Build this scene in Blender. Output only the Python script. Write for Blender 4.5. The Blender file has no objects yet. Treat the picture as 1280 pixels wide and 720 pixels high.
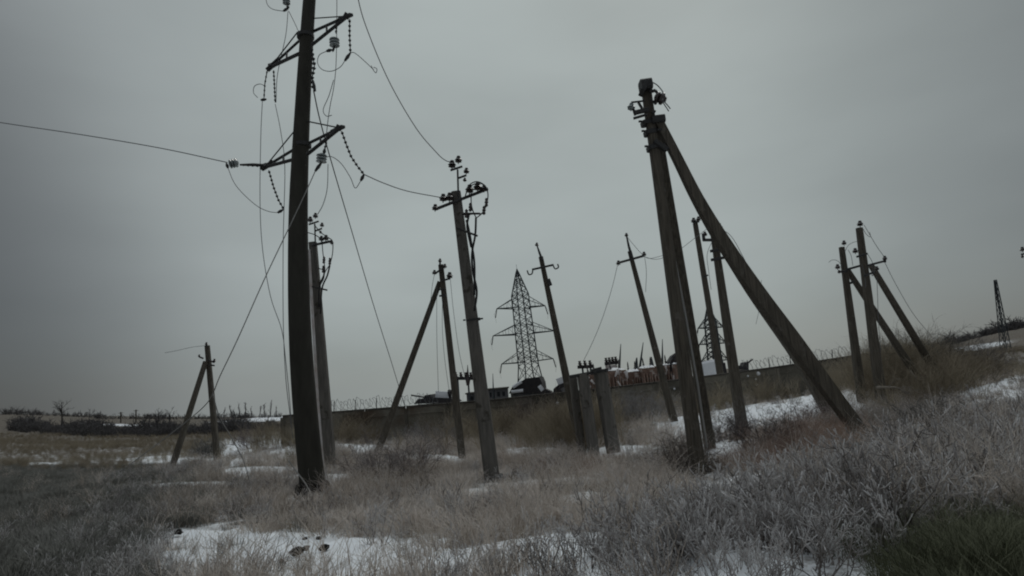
import bpy, math, random
import numpy as np
from mathutils import Vector, Matrix, noise as mnoise
random.seed(7); rng = np.random.default_rng(7)
S = bpy.context.scene
COL = S.collection
# ------------------------------------------------------------------ camera
F = 763.0                       # focal length in photograph pixels (1280 wide)
PITCH = math.radians(8.47); ROLL = math.radians(4.75)
fwd = Vector((0, math.cos(PITCH), math.sin(PITCH)))
up0 = Vector((0, -math.sin(PITCH), math.cos(PITCH)))
X0 = Vector((1, 0, 0))
c_up = up0 * math.cos(ROLL) + X0 * math.sin(ROLL)
c_rt = X0 * math.cos(ROLL) - up0 * math.sin(ROLL)
cam = bpy.data.cameras.new('camera'); co = bpy.data.objects.new('camera', cam); COL.objects.link(co)
M = Matrix((c_rt, c_up, -fwd)).transposed().to_4x4(); co.matrix_world = M
cam.sensor_width = 36; cam.lens = 36 * F / 1280; cam.clip_end = 9000; cam.clip_start = 0.05
S.camera = co
S.render.resolution_x = 1024; S.render.resolution_y = 576
# ------------------------------------------------------------------ light
SUN_EL, SUN_AZ = math.radians(42), math.radians(20)     # veiled sun ahead and to the right
W = bpy.data.worlds.new('World'); S.world = W; W.use_nodes = True
nt = W.node_tree; nt.nodes.clear()
def N(t, **k):
    n = nt.nodes.new(t)
    for a, b in k.items(): setattr(n, a, b)
    return n
L = lambda a, b: nt.links.new(a, b)
out = N('ShaderNodeOutputWorld'); bg = N('ShaderNodeBackground'); L(bg.outputs[0], out.inputs[0])
bg.inputs['Strength'].default_value = 0.1
sky = N('ShaderNodeTexSky', sky_type='NISHITA'); sky.sun_disc = False
sky.sun_elevation = SUN_EL; sky.sun_rotation = SUN_AZ
tc = N('ShaderNodeTexCoord')
def mth(op, a, b=None, c=None):
    m = N('ShaderNodeMath', operation=op)
    for i, v in enumerate((a, b, c)):
        if v is None: continue
        if isinstance(v, (int, float)): m.inputs[i].default_value = v
        else: L(v, m.inputs[i])
    return m.outputs[0]
def lobe(d, lo, hi):
    v = Vector(d).normalized()
    n = N('ShaderNodeVectorMath', operation='DOT_PRODUCT'); L(tc.outputs['Generated'], n.inputs[0]); n.inputs[1].default_value = v
    r = N('ShaderNodeMapRange', interpolation_type='SMOOTHSTEP'); L(n.outputs['Value'], r.inputs[0])
    r.inputs[1].default_value = lo; r.inputs[2].default_value = hi
    return r.outputs[0]
# overcast deck: brighter where the veiled sun is, darker bank of cloud low on the left and behind it
glow = lobe((0.12, 1, 0.40), 0.45, 1.0)
low = lobe((0.0, 0.0, 1.0), -0.05, 0.28)
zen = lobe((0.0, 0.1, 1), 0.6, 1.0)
bank = lobe((-1.0, 0.6, 0.1), 0.82, 0.98)
rbank = lobe((1.0, 0.62, 0.18), 0.76, 1.0)
mp = N('ShaderNodeMapping'); L(tc.outputs['Generated'], mp.inputs[0]); mp.inputs['Scale'].default_value = (1.2, 1.2, 3.5)
nz = N('ShaderNodeTexNoise'); L(mp.outputs[0], nz.inputs['Vector']); nz.inputs['Scale'].default_value = 1.6
nz.inputs['Detail'].default_value = 4; nz.inputs['Roughness'].default_value = 0.45
v = mth('MULTIPLY_ADD', glow, 1.48, 1.97)
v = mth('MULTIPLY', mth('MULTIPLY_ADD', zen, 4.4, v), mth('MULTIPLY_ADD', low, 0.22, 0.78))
v = mth('MULTIPLY', v, mth('MULTIPLY_ADD', bank, -0.60, 1.0))
v = mth('MULTIPLY', v, mth('MULTIPLY_ADD', rbank, -0.36, 1.0))
v = mth('MULTIPLY', v, mth('MULTIPLY_ADD', nz.outputs['Fac'], 0.5, 0.75))
tint = N('ShaderNodeMix', data_type='RGBA'); L(glow, tint.inputs[0])
tint.inputs[6].default_value = (0.93, 0.99, 1.04, 1); tint.inputs[7].default_value = (0.94, 1.05, 1.03, 1)
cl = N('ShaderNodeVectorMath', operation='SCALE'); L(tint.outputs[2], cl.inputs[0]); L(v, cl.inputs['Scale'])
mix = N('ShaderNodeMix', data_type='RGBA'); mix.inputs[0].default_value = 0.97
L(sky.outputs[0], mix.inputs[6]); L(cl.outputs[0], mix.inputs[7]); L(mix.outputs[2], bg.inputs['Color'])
sl = bpy.data.lights.new('sun', 'SUN'); sl.energy = 0.5; sl.angle = math.radians(25); sl.color = (1.0, 0.97, 0.92)
so = bpy.data.objects.new('sun', sl); COL.objects.link(so)
sd = Vector((math.sin(SUN_AZ) * math.cos(SUN_EL), math.cos(SUN_AZ) * math.cos(SUN_EL), math.sin(SUN_EL)))
so.rotation_euler = (-sd).to_track_quat('-Z', 'Y').to_euler()
S.view_settings.view_transform = 'Standard'; S.view_settings.look = 'None'
S.view_settings.exposure = 0.10; S.view_settings.gamma = 1
S.render.engine = 'CYCLES'; S.cycles.filter_width = 2.0
# ------------------------------------------------------------------ photo measurements -> world (camera is at the origin, eye height z = 0)
def P(px, py, d):
    r = c_rt * (px - 640) + c_up * (360 - py) + fwd * F
    return r * (d / r.y)
def proj(x, y, z):            # numpy arrays -> photo pixels
    a = x * c_rt.x + y * c_rt.y + z * c_rt.z; b = x * c_up.x + y * c_up.y + z * c_up.z
    c = np.maximum(x * fwd.x + y * fwd.y + z * fwd.z, 0.01)
    return 640 + F * a / c, 360 - F * b / c
# ------------------------------------------------------------------ terrain
CP = [(0,720,7.2),(160,720,7.2),(330,700,7.8),(520,700,6.8),(640,705,6.0),(900,705,4.8),(1100,715,4.2),(1280,720,3.9),(1280,600,7.0),(1280,540,11),
 (1000,610,8.8),(1140,560,10.5),(800,640,9.5),(640,625,12),(500,650,10.5),(390,620,13.9),(180,650,12.5),(0,650,15),(0,600,30),(130,600,28),(0,560,75),
 (260,580,40),(213,592,36),(412,584,20),(473,566,25),(578,574,24),(618,603,16),(725,562,22),(740,571,20),(762,569,20.2),(843,527,25),
 (878,596,12.5),(888,563,14.6),(1080,549,13),(928,542,22),(1040,523,22.5),(1078,502,25),(1103,517,24),(1160,490,27),(1175,472,29),
 (1250,480,30),(360,560,34),(500,556,35),(620,550,35.5),(760,540,36),(900,515,37),(1000,500,37.5),(1150,478,39),
 (150,552,110),(330,546,90),(60,530,230),(200,528,330),(330,524,300),(200,521.5,600),(60,519,600),(350,521,600),(0,518,600),(-150,530,500),
 (700,505,75),(900,478,75),(640,487,200),(900,460,200),(1258,441,120),(1180,444,150),(1140,452,90),(1280,440,90),(1180,433,290),(1280,410,330),(1230,420,300),
 (1000,475,200),(1000,480,600),(640,512,200),(640,516,600),(800,495,200),(1140,460,200),(1150,470,600),(850,500,600),(1100,450,120),(950,490,75)]
pts = []
for px, py, d in CP:
    q = P(px, py, d); pts.append((q.x, q.y, q.z))
pts += [(-60,1500,-90),(-1200,1500,-80),(900,1500,-70),(0,3000,-240),(-2500,3000,-240),(2500,3000,-230),(0,7000,-700),(-6000,7000,-700),(6000,7000,-700),(300,600,-6),(480,560,0),
        (-4,0,-1.7),(4,0,-1.55),(0,-3,-1.6),(0,2,-1.62),(-3,3,-1.75),(3,3,-1.5),(-8,4,-1.9)]
def uv(x, y):
    yy = np.maximum(y, -6.0)
    return np.clip(x / (yy + 14), -1.3, 1.3) * 1.6, np.log(yy + 14)
A = np.array(pts); U, V = uv(A[:,0], A[:,1])
# interpolate the angle-like drop z/(y+14) so that near and far points weigh alike
T = A[:,2] / (np.maximum(A[:,1], -6) + 14)
def ker(r2): return r2 * np.log(r2 + 1e-9)
n = len(T); K = ker((U[:,None]-U)**2 + (V[:,None]-V)**2) + np.eye(n) * 0.004
Pm = np.stack([np.ones(n), U, V], 1)
Bm = np.block([[K, Pm], [Pm.T, np.zeros((3,3))]])
sol = np.linalg.solve(Bm, np.concatenate([T, np.zeros(3)]))
def height(x, y):
    x = np.atleast_1d(np.asarray(x, float)); y = np.atleast_1d(np.asarray(y, float)); sh = x.shape; x = x.ravel(); y = y.ravel()
    o = np.empty_like(x)
    for i in range(0, len(x), 20000):
        u, w = uv(x[i:i+20000], y[i:i+20000])
        k = ker((u[:,None]-U)**2 + (w[:,None]-V)**2)
        o[i:i+20000] = (k @ sol[:n] + sol[n] + sol[n+1]*u + sol[n+2]*w) * (np.maximum(y[i:i+20000], -6) + 14)
    amp = 0.05 + 0.0012 * np.clip(y, 0, 400)
    o += amp * (np.sin(x*0.9 + 1.3*np.sin(y*0.63)) * np.cos(y*1.1 + 0.7*np.sin(x*0.8)) + 0.5*np.sin(x*2.3+y*1.7)*np.cos(y*2.1-x))*0.6
    return o.reshape(sh)
def gz(x, y): return float(height([x], [y])[0])
def G(px, py, d):             # ground point under a photo point at depth d
    q = P(px, py, d); q.z = gz(q.x, q.y); return q
# snow patches, measured in the photograph and then fixed to the terrain
SNOW = [(370,702,165,30,2),(250,690,60,22,0),(520,705,80,16,0),(690,688,130,13,-6),(850,664,100,12,-10),(730,628,34,9,-5),(690,607,60,6,-4),(600,618,30,4,0),
 (950,520,110,32,-8),(905,540,60,22,-5),(1020,512,70,20,-10),(1230,515,60,14,-14),(1120,555,70,9,-15),(960,598,80,8,-12),(60,581,24,1.8,0),(185,573,30,1.4,-3),
 (255,578,55,4,0),(235,608,60,3,-2),(330,562,50,13,-3),(400,600,60,5,0),(540,575,36,5,0),(440,562,50,6,0),(670,566,40,5,0),(790,566,46,7,0),(330,590,50,5,0),(660,700,60,9,0),
 (1190,440,60,3,-10),(315,526,45,1.2,-2),(170,532,40,1.0,2),(345,522,30,1.6,-3),(1215,580,40,10,0),(1270,480,60,6,-12)]
def snow_amt(x, y, z):
    px, py = proj(x, y, z); m = np.zeros_like(px)
    for cx, cy, rx, ry, a in SNOW:
        a = math.radians(a); dx = px-cx; dy = py-cy
        p = dx*math.cos(a)+dy*math.sin(a); q = -dx*math.sin(a)+dy*math.cos(a)
        m = np.maximum(m, np.exp(-((p/rx)**2+(q/ry)**2)**1.5*0.7))
    m[y < 1] = 0.3
    return m
# ------------------------------------------------------------------ materials
def mat(name, base, rough=0.9, noise=None, bump=0.0, scale=8.0, col2=None, metal=0.0, spec=0.25, stretch=(1,1,1), col3=None, thr=0.62, thrw=0.06, sc3=None):
    m = bpy.data.materials.new(name); m.use_nodes = True; t = m.node_tree; b = t.nodes['Principled BSDF']
    b.inputs['Roughness'].default_value = rough; b.inputs['Metallic'].default_value = metal
    b.inputs['Specular IOR Level'].default_value = spec
    b.inputs['Base Color'].default_value = (*base, 1)
    if col2:
        tc = t.nodes.new('ShaderNodeTexCoord'); mp = t.nodes.new('ShaderNodeMapping'); mp.inputs['Scale'].default_value = stretch
        nz = t.nodes.new('ShaderNodeTexNoise'); nz.inputs['Scale'].default_value = scale; nz.inputs['Detail'].default_value = 6; nz.inputs['Roughness'].default_value = 0.6
        t.links.new(tc.outputs['Object'], mp.inputs[0]); t.links.new(mp.outputs[0], nz.inputs['Vector'])
        r = t.nodes.new('ShaderNodeMapRange'); r.inputs[1].default_value = 0.3; r.inputs[2].default_value = 0.7; t.links.new(nz.outputs['Fac'], r.inputs[0])
        mx = t.nodes.new('ShaderNodeMix'); mx.data_type = 'RGBA'; t.links.new(r.outputs[0], mx.inputs[0])
        mx.inputs[6].default_value = (*base, 1); mx.inputs[7].default_value = (*col2, 1); last = mx.outputs[2]
        if col3:
            n3 = t.nodes.new('ShaderNodeTexNoise'); n3.inputs['Scale'].default_value = sc3 or scale*0.6; n3.inputs['Detail'].default_value = 5
            t.links.new(tc.outputs['Object'], n3.inputs['Vector'])
            r3 = t.nodes.new('ShaderNodeMapRange'); r3.inputs[1].default_value = thr; r3.inputs[2].default_value = thr+thrw; t.links.new(n3.outputs['Fac'], r3.inputs[0])
            m3 = t.nodes.new('ShaderNodeMix'); m3.data_type = 'RGBA'; t.links.new(r3.outputs[0], m3.inputs[0]); t.links.new(last, m3.inputs[6])
            m3.inputs[7].default_value = (*col3, 1); last = m3.outputs[2]
        t.links.new(last, b.inputs['Base Color'])
        if bump:
            bp = t.nodes.new('ShaderNodeBump'); bp.inputs['Strength'].default_value = bump; bp.inputs['Distance'].default_value = 0.03
            t.links.new(nz.outputs['Fac'], bp.inputs['Height']); t.links.new(bp.outputs[0], b.inputs['Normal'])
    return m
MT = dict(
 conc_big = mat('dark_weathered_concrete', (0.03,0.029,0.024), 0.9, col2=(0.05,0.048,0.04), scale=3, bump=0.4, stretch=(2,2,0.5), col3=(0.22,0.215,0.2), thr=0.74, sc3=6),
 wood = mat('creosoted_wood', (0.038,0.034,0.027), 0.85, col2=(0.125,0.11,0.088), scale=5, bump=0.7, stretch=(6,6,0.35), col3=(0.13,0.12,0.105), thr=0.60, thrw=0.15, sc3=5),
 conc_pole = mat('pole_concrete', (0.085,0.081,0.073), 0.9, col2=(0.16,0.15,0.135), scale=4, bump=0.4, stretch=(3,3,0.4), col3=(0.06,0.055,0.045), thr=0.6, sc3=3),
 iron = mat('dark_galvanised_iron', (0.035,0.037,0.04), 0.6, col2=(0.06,0.058,0.055), scale=20, metal=0.3),
 rustiron = mat('rusty_iron', (0.16,0.10,0.078), 0.85, col2=(0.28,0.20,0.16), scale=4, bump=0.5, col3=(0.55,0.50,0.46), thr=0.57, sc3=2.2, thrw=0.10),
 porcelain = mat('brown_glazed_porcelain', (0.03,0.022,0.02), 0.25, spec=0.6),
 glass = mat('grey_insulator_glass', (0.22,0.25,0.25), 0.15, spec=0.7),
 wire = mat('aluminium_wire', (0.13,0.135,0.14), 0.55, metal=0.3),
 wirelite = mat('bright_aluminium_wire', (0.30,0.30,0.29), 0.5, metal=0.2),
 cable = mat('black_cable_sheath', (0.025,0.025,0.026), 0.6),
 lattice = mat('pylon_steel', (0.04,0.05,0.055), 0.6, col2=(0.06,0.07,0.075), scale=2, metal=0.2),
 wall = mat('fence_concrete', (0.095,0.09,0.074), 0.95, col2=(0.18,0.168,0.14), scale=0.9, bump=0.5, stretch=(1,1,0.5), col3=(0.08,0.06,0.045), thr=0.57, thrw=0.12, sc3=0.5),
 coping = mat('dark_coping', (0.055,0.052,0.045), 0.9, col2=(0.09,0.08,0.07), scale=3),
 snow = mat('old_snow', (0.70,0.73,0.76), 0.7, col2=(0.78,0.80,0.82), scale=5, bump=0.4),
 black = mat('burnt_black_metal', (0.018,0.018,0.021), 0.7, col2=(0.04,0.036,0.035), scale=3),
 greybld = mat('grey_render', (0.10,0.105,0.11), 0.9, col2=(0.14,0.14,0.145), scale=1),
 whitep = mat('chalky_white_paint', (0.6,0.6,0.6), 0.7, col2=(0.42,0.36,0.33), scale=3),
 clod = mat('wet_black_earth', (0.010,0.009,0.008), 0.9, col2=(0.018,0.016,0.014), scale=20, bump=0.6),
 darkwin = mat('dark_window_glass', (0.02,0.022,0.025), 0.2),
)
for m_ in ('wall',):      # every cast panel came out a slightly different grey
    t = MT[m_].node_tree; b = t.nodes['Principled BSDF']; src = b.inputs['Base Color'].links[0].from_socket; oi = t.nodes.new('ShaderNodeObjectInfo')
    r = t.nodes.new('ShaderNodeMapRange'); r.inputs[3].default_value = 0.7; r.inputs[4].default_value = 1.3; t.links.new(oi.outputs['Random'], r.inputs[0])
    sc_ = t.nodes.new('ShaderNodeVectorMath'); sc_.operation = 'SCALE'; t.links.new(src, sc_.inputs[0]); t.links.new(r.outputs[0], sc_.inputs['Scale']); t.links.new(sc_.outputs[0], b.inputs['Base Color'])
def twig_mat(name, c1, c2, tipc, frost=0.5, inst=False):
    m = bpy.data.materials.new(name); m.use_nodes = True; t = m.node_tree; b = t.nodes['Principled BSDF']; b.inputs['Roughness'].default_value = 0.95
    b.inputs['Specular IOR Level'].default_value = 0.1
    at = t.nodes.new('ShaderNodeAttribute'); at.attribute_name = 'tint'; at.attribute_type = 'INSTANCER' if inst else 'GEOMETRY'
    mx = t.nodes.new('ShaderNodeMix'); mx.data_type = 'RGBA'; t.links.new(at.outputs['Fac'], mx.inputs[0])
    mx.inputs[6].default_value = (*c1,1); mx.inputs[7].default_value = (*c2,1)
    tp = t.nodes.new('ShaderNodeAttribute'); tp.attribute_name = 'tip'
    mm = t.nodes.new('ShaderNodeMath'); mm.operation = 'MULTIPLY'; mm.inputs[1].default_value = frost; t.links.new(tp.outputs['Fac'], mm.inputs[0])
    if inst:      # some plants carry more frost than others
        fa = t.nodes.new('ShaderNodeMath'); fa.operation = 'MULTIPLY_ADD'; fa.inputs[1].default_value = 0.85*frost; fa.inputs[2].default_value = 0.40*frost; t.links.new(at.outputs['Fac'], fa.inputs[0]); t.links.new(fa.outputs[0], mm.inputs[1])
    m2 = t.nodes.new('ShaderNodeMix'); m2.data_type = 'RGBA'; t.links.new(mm.outputs[0], m2.inputs[0]); t.links.new(mx.outputs[2], m2.inputs[6]); m2.inputs[7].default_value = (*tipc,1)
    t.links.new(m2.outputs[2], b.inputs['Base Color'])
    return m
# ------------------------------------------------------------------ mesh helpers
class MB:
    def __init__(s): s.v = []; s.f = []; s.tip = []
    def add(s, vs, fs, tip=None):
        o = len(s.v); s.v += [tuple(q) for q in vs]; s.f += [tuple(i+o for i in f) for f in fs]
        s.tip += tip if tip else [0.0]*len(vs)
    def tube(s, pts, rad, sides=6, tips=None, cap=True, squash=None):
        pts = [Vector(p) for p in pts]; nP = len(pts)
        if not isinstance(rad, (list, tuple)): rad = [rad]*nP
        vs = []; ref = None; tl = []
        for i, p in enumerate(pts):
            d = (pts[min(i+1,nP-1)] - pts[max(i-1,0)]).normalized()
            if ref is None:
                ref = Vector((0,-1,0)) if abs(d.y) < 0.9 else Vector((1,0,0))
            a = (ref - d*ref.dot(d)).normalized(); b = d.cross(a); ref = a
            for k in range(sides):
                t = 2*math.pi*(k+0.5)/sides
                vs.append(p + (a*math.cos(t) + b*math.sin(t))*rad[i])
                if tips: tl.append(tips[i])
        fs = []
        for i in range(nP-1):
            for k in range(sides):
                k2 = (k+1) % sides
                fs.append((i*sides+k, i*sides+k2, (i+1)*sides+k2, (i+1)*sides+k))
        if cap:
            fs.append(tuple(range(sides))[::-1]); fs.append(tuple((nP-1)*sides+k for k in range(sides)))
        s.add(vs, fs, tl or None)
    def beam(s, p0, p1, w, h, w1=None, h1=None, side=Vector((1,0,0)), ch=0.18):
        # chamfered rectangular bar
        p0 = Vector(p0); p1 = Vector(p1); d = (p1-p0).normalized(); a = side - d*side.dot(d)
        if a.length < 0.05: a = Vector((0,0,1)) - d*d.z
        a.normalize(); b = d.cross(a); vs = []
        for p, ww, hh in ((p0,w,h),(p1,w1 or w,h1 or h)):
            c = min(ww,hh)*ch
            for x, y in ((ww/2-c,-hh/2),(ww/2,-hh/2+c),(ww/2,hh/2-c),(ww/2-c,hh/2),(-ww/2+c,hh/2),(-ww/2,hh/2-c),(-ww/2,-hh/2+c),(-ww/2+c,-hh/2)):
                vs.append(p + a*x + b*y)
        fs = [(k,(k+1)%8,8+(k+1)%8,8+k) for k in range(8)] + [tuple(range(7,-1,-1)), tuple(range(8,16))]
        s.add(vs, fs)
    def box(s, c, sx, sy, sz, rz=0):
        c = Vector(c); r = Matrix.Rotation(rz,3,'Z')
        vs = [c + r @ Vector((x*sx/2,y*sy/2,z*sz/2)) for x in (-1,1) for y in (-1,1) for z in (-1,1)]
        s.add(vs, [(0,1,3,2),(4,6,7,5),(0,4,5,1),(2,3,7,6),(0,2,6,4),(1,5,7,3)])
    def lathe(s, c, axis, prof, sides=10):
        c = Vector(c); d = Vector(axis).normalized(); a = d.orthogonal().normalized(); b = d.cross(a); vs = []
        for h, r in prof:
            for k in range(sides):
                t = 2*math.pi*k/sides; vs.append(c + d*h + (a*math.cos(t)+b*math.sin(t))*max(r,0.001))
        m = len(prof)
        fs = [(i*sides+k, i*sides+(k+1)%sides, (i+1)*sides+(k+1)%sides, (i+1)*sides+k) for i in range(m-1) for k in range(sides)]
        fs += [tuple(range(sides))[::-1], tuple((m-1)*sides+k for k in range(sides))]
        s.add(vs, fs)
    def build(s, name, m, parent=None, smooth=False, label=None, kind=None):
        org = Vector((0,0,0))
        if parent is not None:
            q = parent
            while q: org = org + q.location; q = q.parent
        me = bpy.data.meshes.new(name)
        me.from_pydata([(x-org.x,y-org.y,z-org.z) for x,y,z in s.v], [], s.f)
        if any(s.tip):
            at = me.attributes.new('tip','FLOAT','POINT'); at.data.foreach_set('value', s.tip)
        me.materials.append(m if not isinstance(m,str) else MT[m])
        if smooth: me.polygons.foreach_set('use_smooth', [True]*len(me.polygons))
        me.update()
        o = bpy.data.objects.new(name, me); COL.objects.link(o)
        if parent is not None: o.parent = parent
        if label: o['label'] = label
        if kind: o['kind'] = kind
        return o
def thing(name, loc, label, cat, group=None):
    o = bpy.data.objects.new(name, None); COL.objects.link(o); o.location = loc; o.empty_display_size = 0.3
    o['label'] = label; o['category'] = cat
    if group: o['group'] = group
    return o
def tag(o, label, cat, group=None):
    o['label'] = label; o['category'] = cat
    if group: o['group'] = group
    return o
def single(mb, name, m, loc, label, cat, group=None, smooth=False):
    loc = Vector(loc); mb.v = [(x-loc.x,y-loc.y,z-loc.z) for x,y,z in mb.v]
    o = mb.build(name, m, None, smooth); o.location = loc
    return tag(o, label, cat, group)
def catmull(pts, sub=6):
    pts = [Vector(p) for p in pts]; o = []
    e = [pts[0]*2-pts[1]] + pts + [pts[-1]*2-pts[-2]]
    for i in range(1, len(e)-2):
        a,b,c,d = e[i-1:i+3]
        for k in range(sub):
            t = k/sub
            o.append(0.5*((2*b)+(c-a)*t+(2*a-5*b+4*c-d)*t*t+(3*b-a-3*c+d)*t**3))
    o.append(pts[-1]); return o
def PX(l, d=None): return [P(*(q if len(q) == 3 else (*q, d))) for q in l]
def wire(l, d, label, r=0.009, m='wire', cat='wire', group=None, name='overhead_wire', sub=6):
    pts = catmull(PX(l, d), sub); mb = MB(); mb.tube(pts, r, 5)
    return single(mb, name, m, pts[0], label, cat, group, smooth=True)
def insul(parent, p, axis=(0,0,1), sz=0.1, name='insulator', m='porcelain'):
    # pin insulator: bell with two skirts on its pin
    mb = MB(); s = sz
    mb.lathe(p, axis, [(-1.0*s,0.12*s),(-0.5*s,0.12*s),(-0.45*s,0.85*s),(-0.1*s,0.6*s),(0.0,0.95*s),(0.35*s,0.6*s),(0.5*s,0.62*s),(0.62*s,0.35*s),(0.8*s,0.5*s),(1.0*s,0.4*s)], 10)
    return mb.build(name, m, parent, smooth=False)
def string(parent, pts, r=0.035, disc=0.0, dpos=None, name='insulator_string'):
    mb = MB(); pts = [Vector(p) for p in pts]; mb.tube(pts, 0.014, 5)
    Ls = [(pts[i+1]-pts[i]).length for i in range(len(pts)-1)]; tot = sum(Ls); nn = max(4, int(tot/0.11))
    for k in range(nn):
        t = (k+0.5)/nn*tot; i = 0
        while i < len(Ls)-1 and t > Ls[i]: t -= Ls[i]; i += 1
        c = pts[i].lerp(pts[i+1], t/Ls[i]); d = (pts[i+1]-pts[i]).normalized()
        mb.lathe(c, d, [(-0.03,0.3*r),(-0.02,r),(0.01,r*0.8),(0.03,0.35*r)], 8)
    return mb.build(name, 'iron', parent)
def glassdisc(parent, p, axis, r=0.12):
    mb = MB(); ax = Vector(axis).normalized()
    for k in (-1,0,1): mb.lathe(Vector(p)+ax*k*0.07, ax, [(-0.045,0.03),(-0.03,r),(-0.01,r*0.95),(0.01,r*0.45),(0.03,0.04)], 12)
    return mb.build('glass_disc', 'glass', parent, smooth=False)
def pbeam(mb, a, b, w, h=None): mb.beam(P(*a), P(*b), w, h or w)
# a pole shaft between its foot and its top, sunk into the ground
def shaft(parent, base, top, w0, w1, m, name='shaft', square=True, deep=0.6):
    b = P(*base); t = P(*top); b2 = b + (b-t).normalized()*deep; mb = MB(); nseg = 8
    if square: mb.beam(b2, t, w0, w0, w1, w1)
    else:
        ps = [b2.lerp(t, k/nseg) for k in range(nseg+1)]; mb.tube(ps, [(w0+(w1-w0)*k/nseg)/2 for k in range(nseg+1)], 20)
    return mb.build(name, m, parent, smooth=not square)
def clamp(parent, px, d, w, h=0.10, name='clamp', lean=None):
    mb = MB(); p = P(px[0], px[1], d); a = (lean or Vector((-0.1,0,1))).normalized()
    mb.beam(p-a*h/2, p+a*h/2, w, w)
    for s in (-1,1): mb.beam(p+Vector((s*w*0.5-0.02,-w*0.5,0)), p+Vector((s*w*0.5+0.08*s,-w*0.5,0)), 0.04, 0.04)
    return mb.build(name, 'iron', parent)
#@@STRUCT
# ------------------------------------------------------------------ ground
def make_ground():
    nu, nv = 520, 620
    us = np.linspace(-1.25, 1.25, nu); 
    vs = np.concatenate([np.linspace(math.log(8.5), math.log(60), 430, endpoint=False), np.linspace(math.log(60), math.log(8000), 190)])
    uu, vv = np.meshgrid(us, vs); y = np.exp(vv) - 14; x = uu * (y + 14)
    z = height(x, y)
    near = np.clip(1-(y-5)/60, 0, 1)
    fx = x.ravel(); fy = y.ravel()
    bump = np.array([mnoise.noise(Vector((a*2.3, b*2.3, 0)))*0.05 + mnoise.noise(Vector((a*7, b*7, 3)))*0.02 if b < 60 else 0 for a, b in zip(fx, fy)]).reshape(x.shape)
    z = z + bump * near
    sn = snow_amt(fx, fy, z.ravel())
    z = z + (0.07*np.clip((sn-0.25)*3,0,1)*(fy<60)).reshape(x.shape)
    gx, gy = proj(fx, fy, z.ravel()); ff = np.clip((gx-480)/200,0,1)*np.clip((gy-690+(gx-560)*0.26)/40,0,1)
    sn = np.maximum(sn, (0.36-0.22*np.clip((gx-700)/150,0,1)*np.clip((gy-670)/25,0,1))*ff*(fy>1)) + 0.10*np.clip((120-fy)/60,-0.8,1) + 0.10*np.clip((gx-250)/200,0,1)*(fy<45)
    me = bpy.data.meshes.new('ground')
    idx = np.arange(nu*nv).reshape(nv, nu)
    q = np.stack([idx[:-1,:-1], idx[:-1,1:], idx[1:,1:], idx[1:,:-1]], -1).reshape(-1,4)
    me.vertices.add(nu*nv); me.vertices.foreach_set('co', np.stack([fx, fy, z.ravel()],1).ravel())
    me.loops.add(q.size); me.loops.foreach_set('vertex_index', q.ravel())
    me.polygons.add(len(q)); me.polygons.foreach_set('loop_start', np.arange(len(q))*4); me.polygons.foreach_set('loop_total', np.full(len(q),4))
    me.polygons.foreach_set('use_smooth', np.ones(len(q), bool))
    at = me.attributes.new('snow','FLOAT','POINT'); at.data.foreach_set('value', sn)
    me.update(calc_edges=True)
    o = bpy.data.objects.new('ground', me); COL.objects.link(o); o['kind'] = 'structure'
    m = bpy.data.materials.new('winter_soil_and_snow'); m.use_nodes = True; t = m.node_tree; b = t.nodes['Principled BSDF']; b.inputs['Roughness'].default_value = 0.95; b.inputs['Specular IOR Level'].default_value=0.1
    nn = t.nodes; lk = t.links.new
    tc = nn.new('ShaderNodeTexCoord'); at = nn.new('ShaderNodeAttribute'); at.attribute_name = 'snow'
    def noise(sc, det=6, st=(1,1,1)):
        mp = nn.new('ShaderNodeMapping'); mp.inputs['Scale'].default_value = st; lk(tc.outputs['Object'], mp.inputs[0])
        k = nn.new('ShaderNodeTexNoise'); k.inputs['Scale'].default_value = sc; k.inputs['Detail'].default_value = det; k.inputs['Roughness'].default_value = 0.65; lk(mp.outputs[0], k.inputs['Vector']); return k.outputs['Fac']
    def mx(f, a, c):
        k = nn.new('ShaderNodeMix'); k.data_type = 'RGBA'
        if isinstance(f, float): k.inputs[0].default_value = f
        else: lk(f, k.inputs[0])
        for i, vv in ((6,a),(7,c)):
            if isinstance(vv, tuple): k.inputs[i].default_value = (*vv,1)
            else: lk(vv, k.inputs[i])
        return k.outputs[2]
    def rng_(v, a, c):
        k = nn.new('ShaderNodeMapRange'); k.inputs[1].default_value = a; k.inputs[2].default_value = c; lk(v, k.inputs[0]); return k.outputs[0]
    soil = mx(rng_(noise(0.12,5),0.35,0.65), (0.20,0.17,0.14), (0.22,0.205,0.175))
    soil = mx(rng_(noise(14,8),0.35,0.7), soil, (0.045,0.04,0.033))
    soil = mx(rng_(noise(2.5,8),0.62,0.75), soil, (0.36,0.36,0.36))
    snowc = mx(rng_(noise(3,6),0.3,0.7), (0.74,0.78,0.81), (0.84,0.87,0.89))
    ns = noise(1.6,9); nf = noise(22,4)
    a = nn.new('ShaderNodeMath'); a.operation='MULTIPLY_ADD'; lk(ns, a.inputs[0]); a.inputs[1].default_value = 1.25; lk(at.outputs['Fac'], a.inputs[2])
    a2 = nn.new('ShaderNodeMath'); a2.operation='MULTIPLY_ADD'; lk(nf, a2.inputs[0]); a2.inputs[1].default_value = 0.5; lk(a.outputs[0], a2.inputs[2])
    f = rng_(a2.outputs[0], 0.98, 1.2)
    lk(mx(f, soil, snowc), b.inputs['Base Color'])
    bp = nn.new('ShaderNodeBump'); bp.inputs['Strength'].default_value = 0.5; bp.inputs['Distance'].default_value = 0.05; lk(a2.outputs[0], bp.inputs['Height']); lk(bp.outputs[0], b.inputs['Normal'])
    me.materials.append(m)
make_ground()
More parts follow.
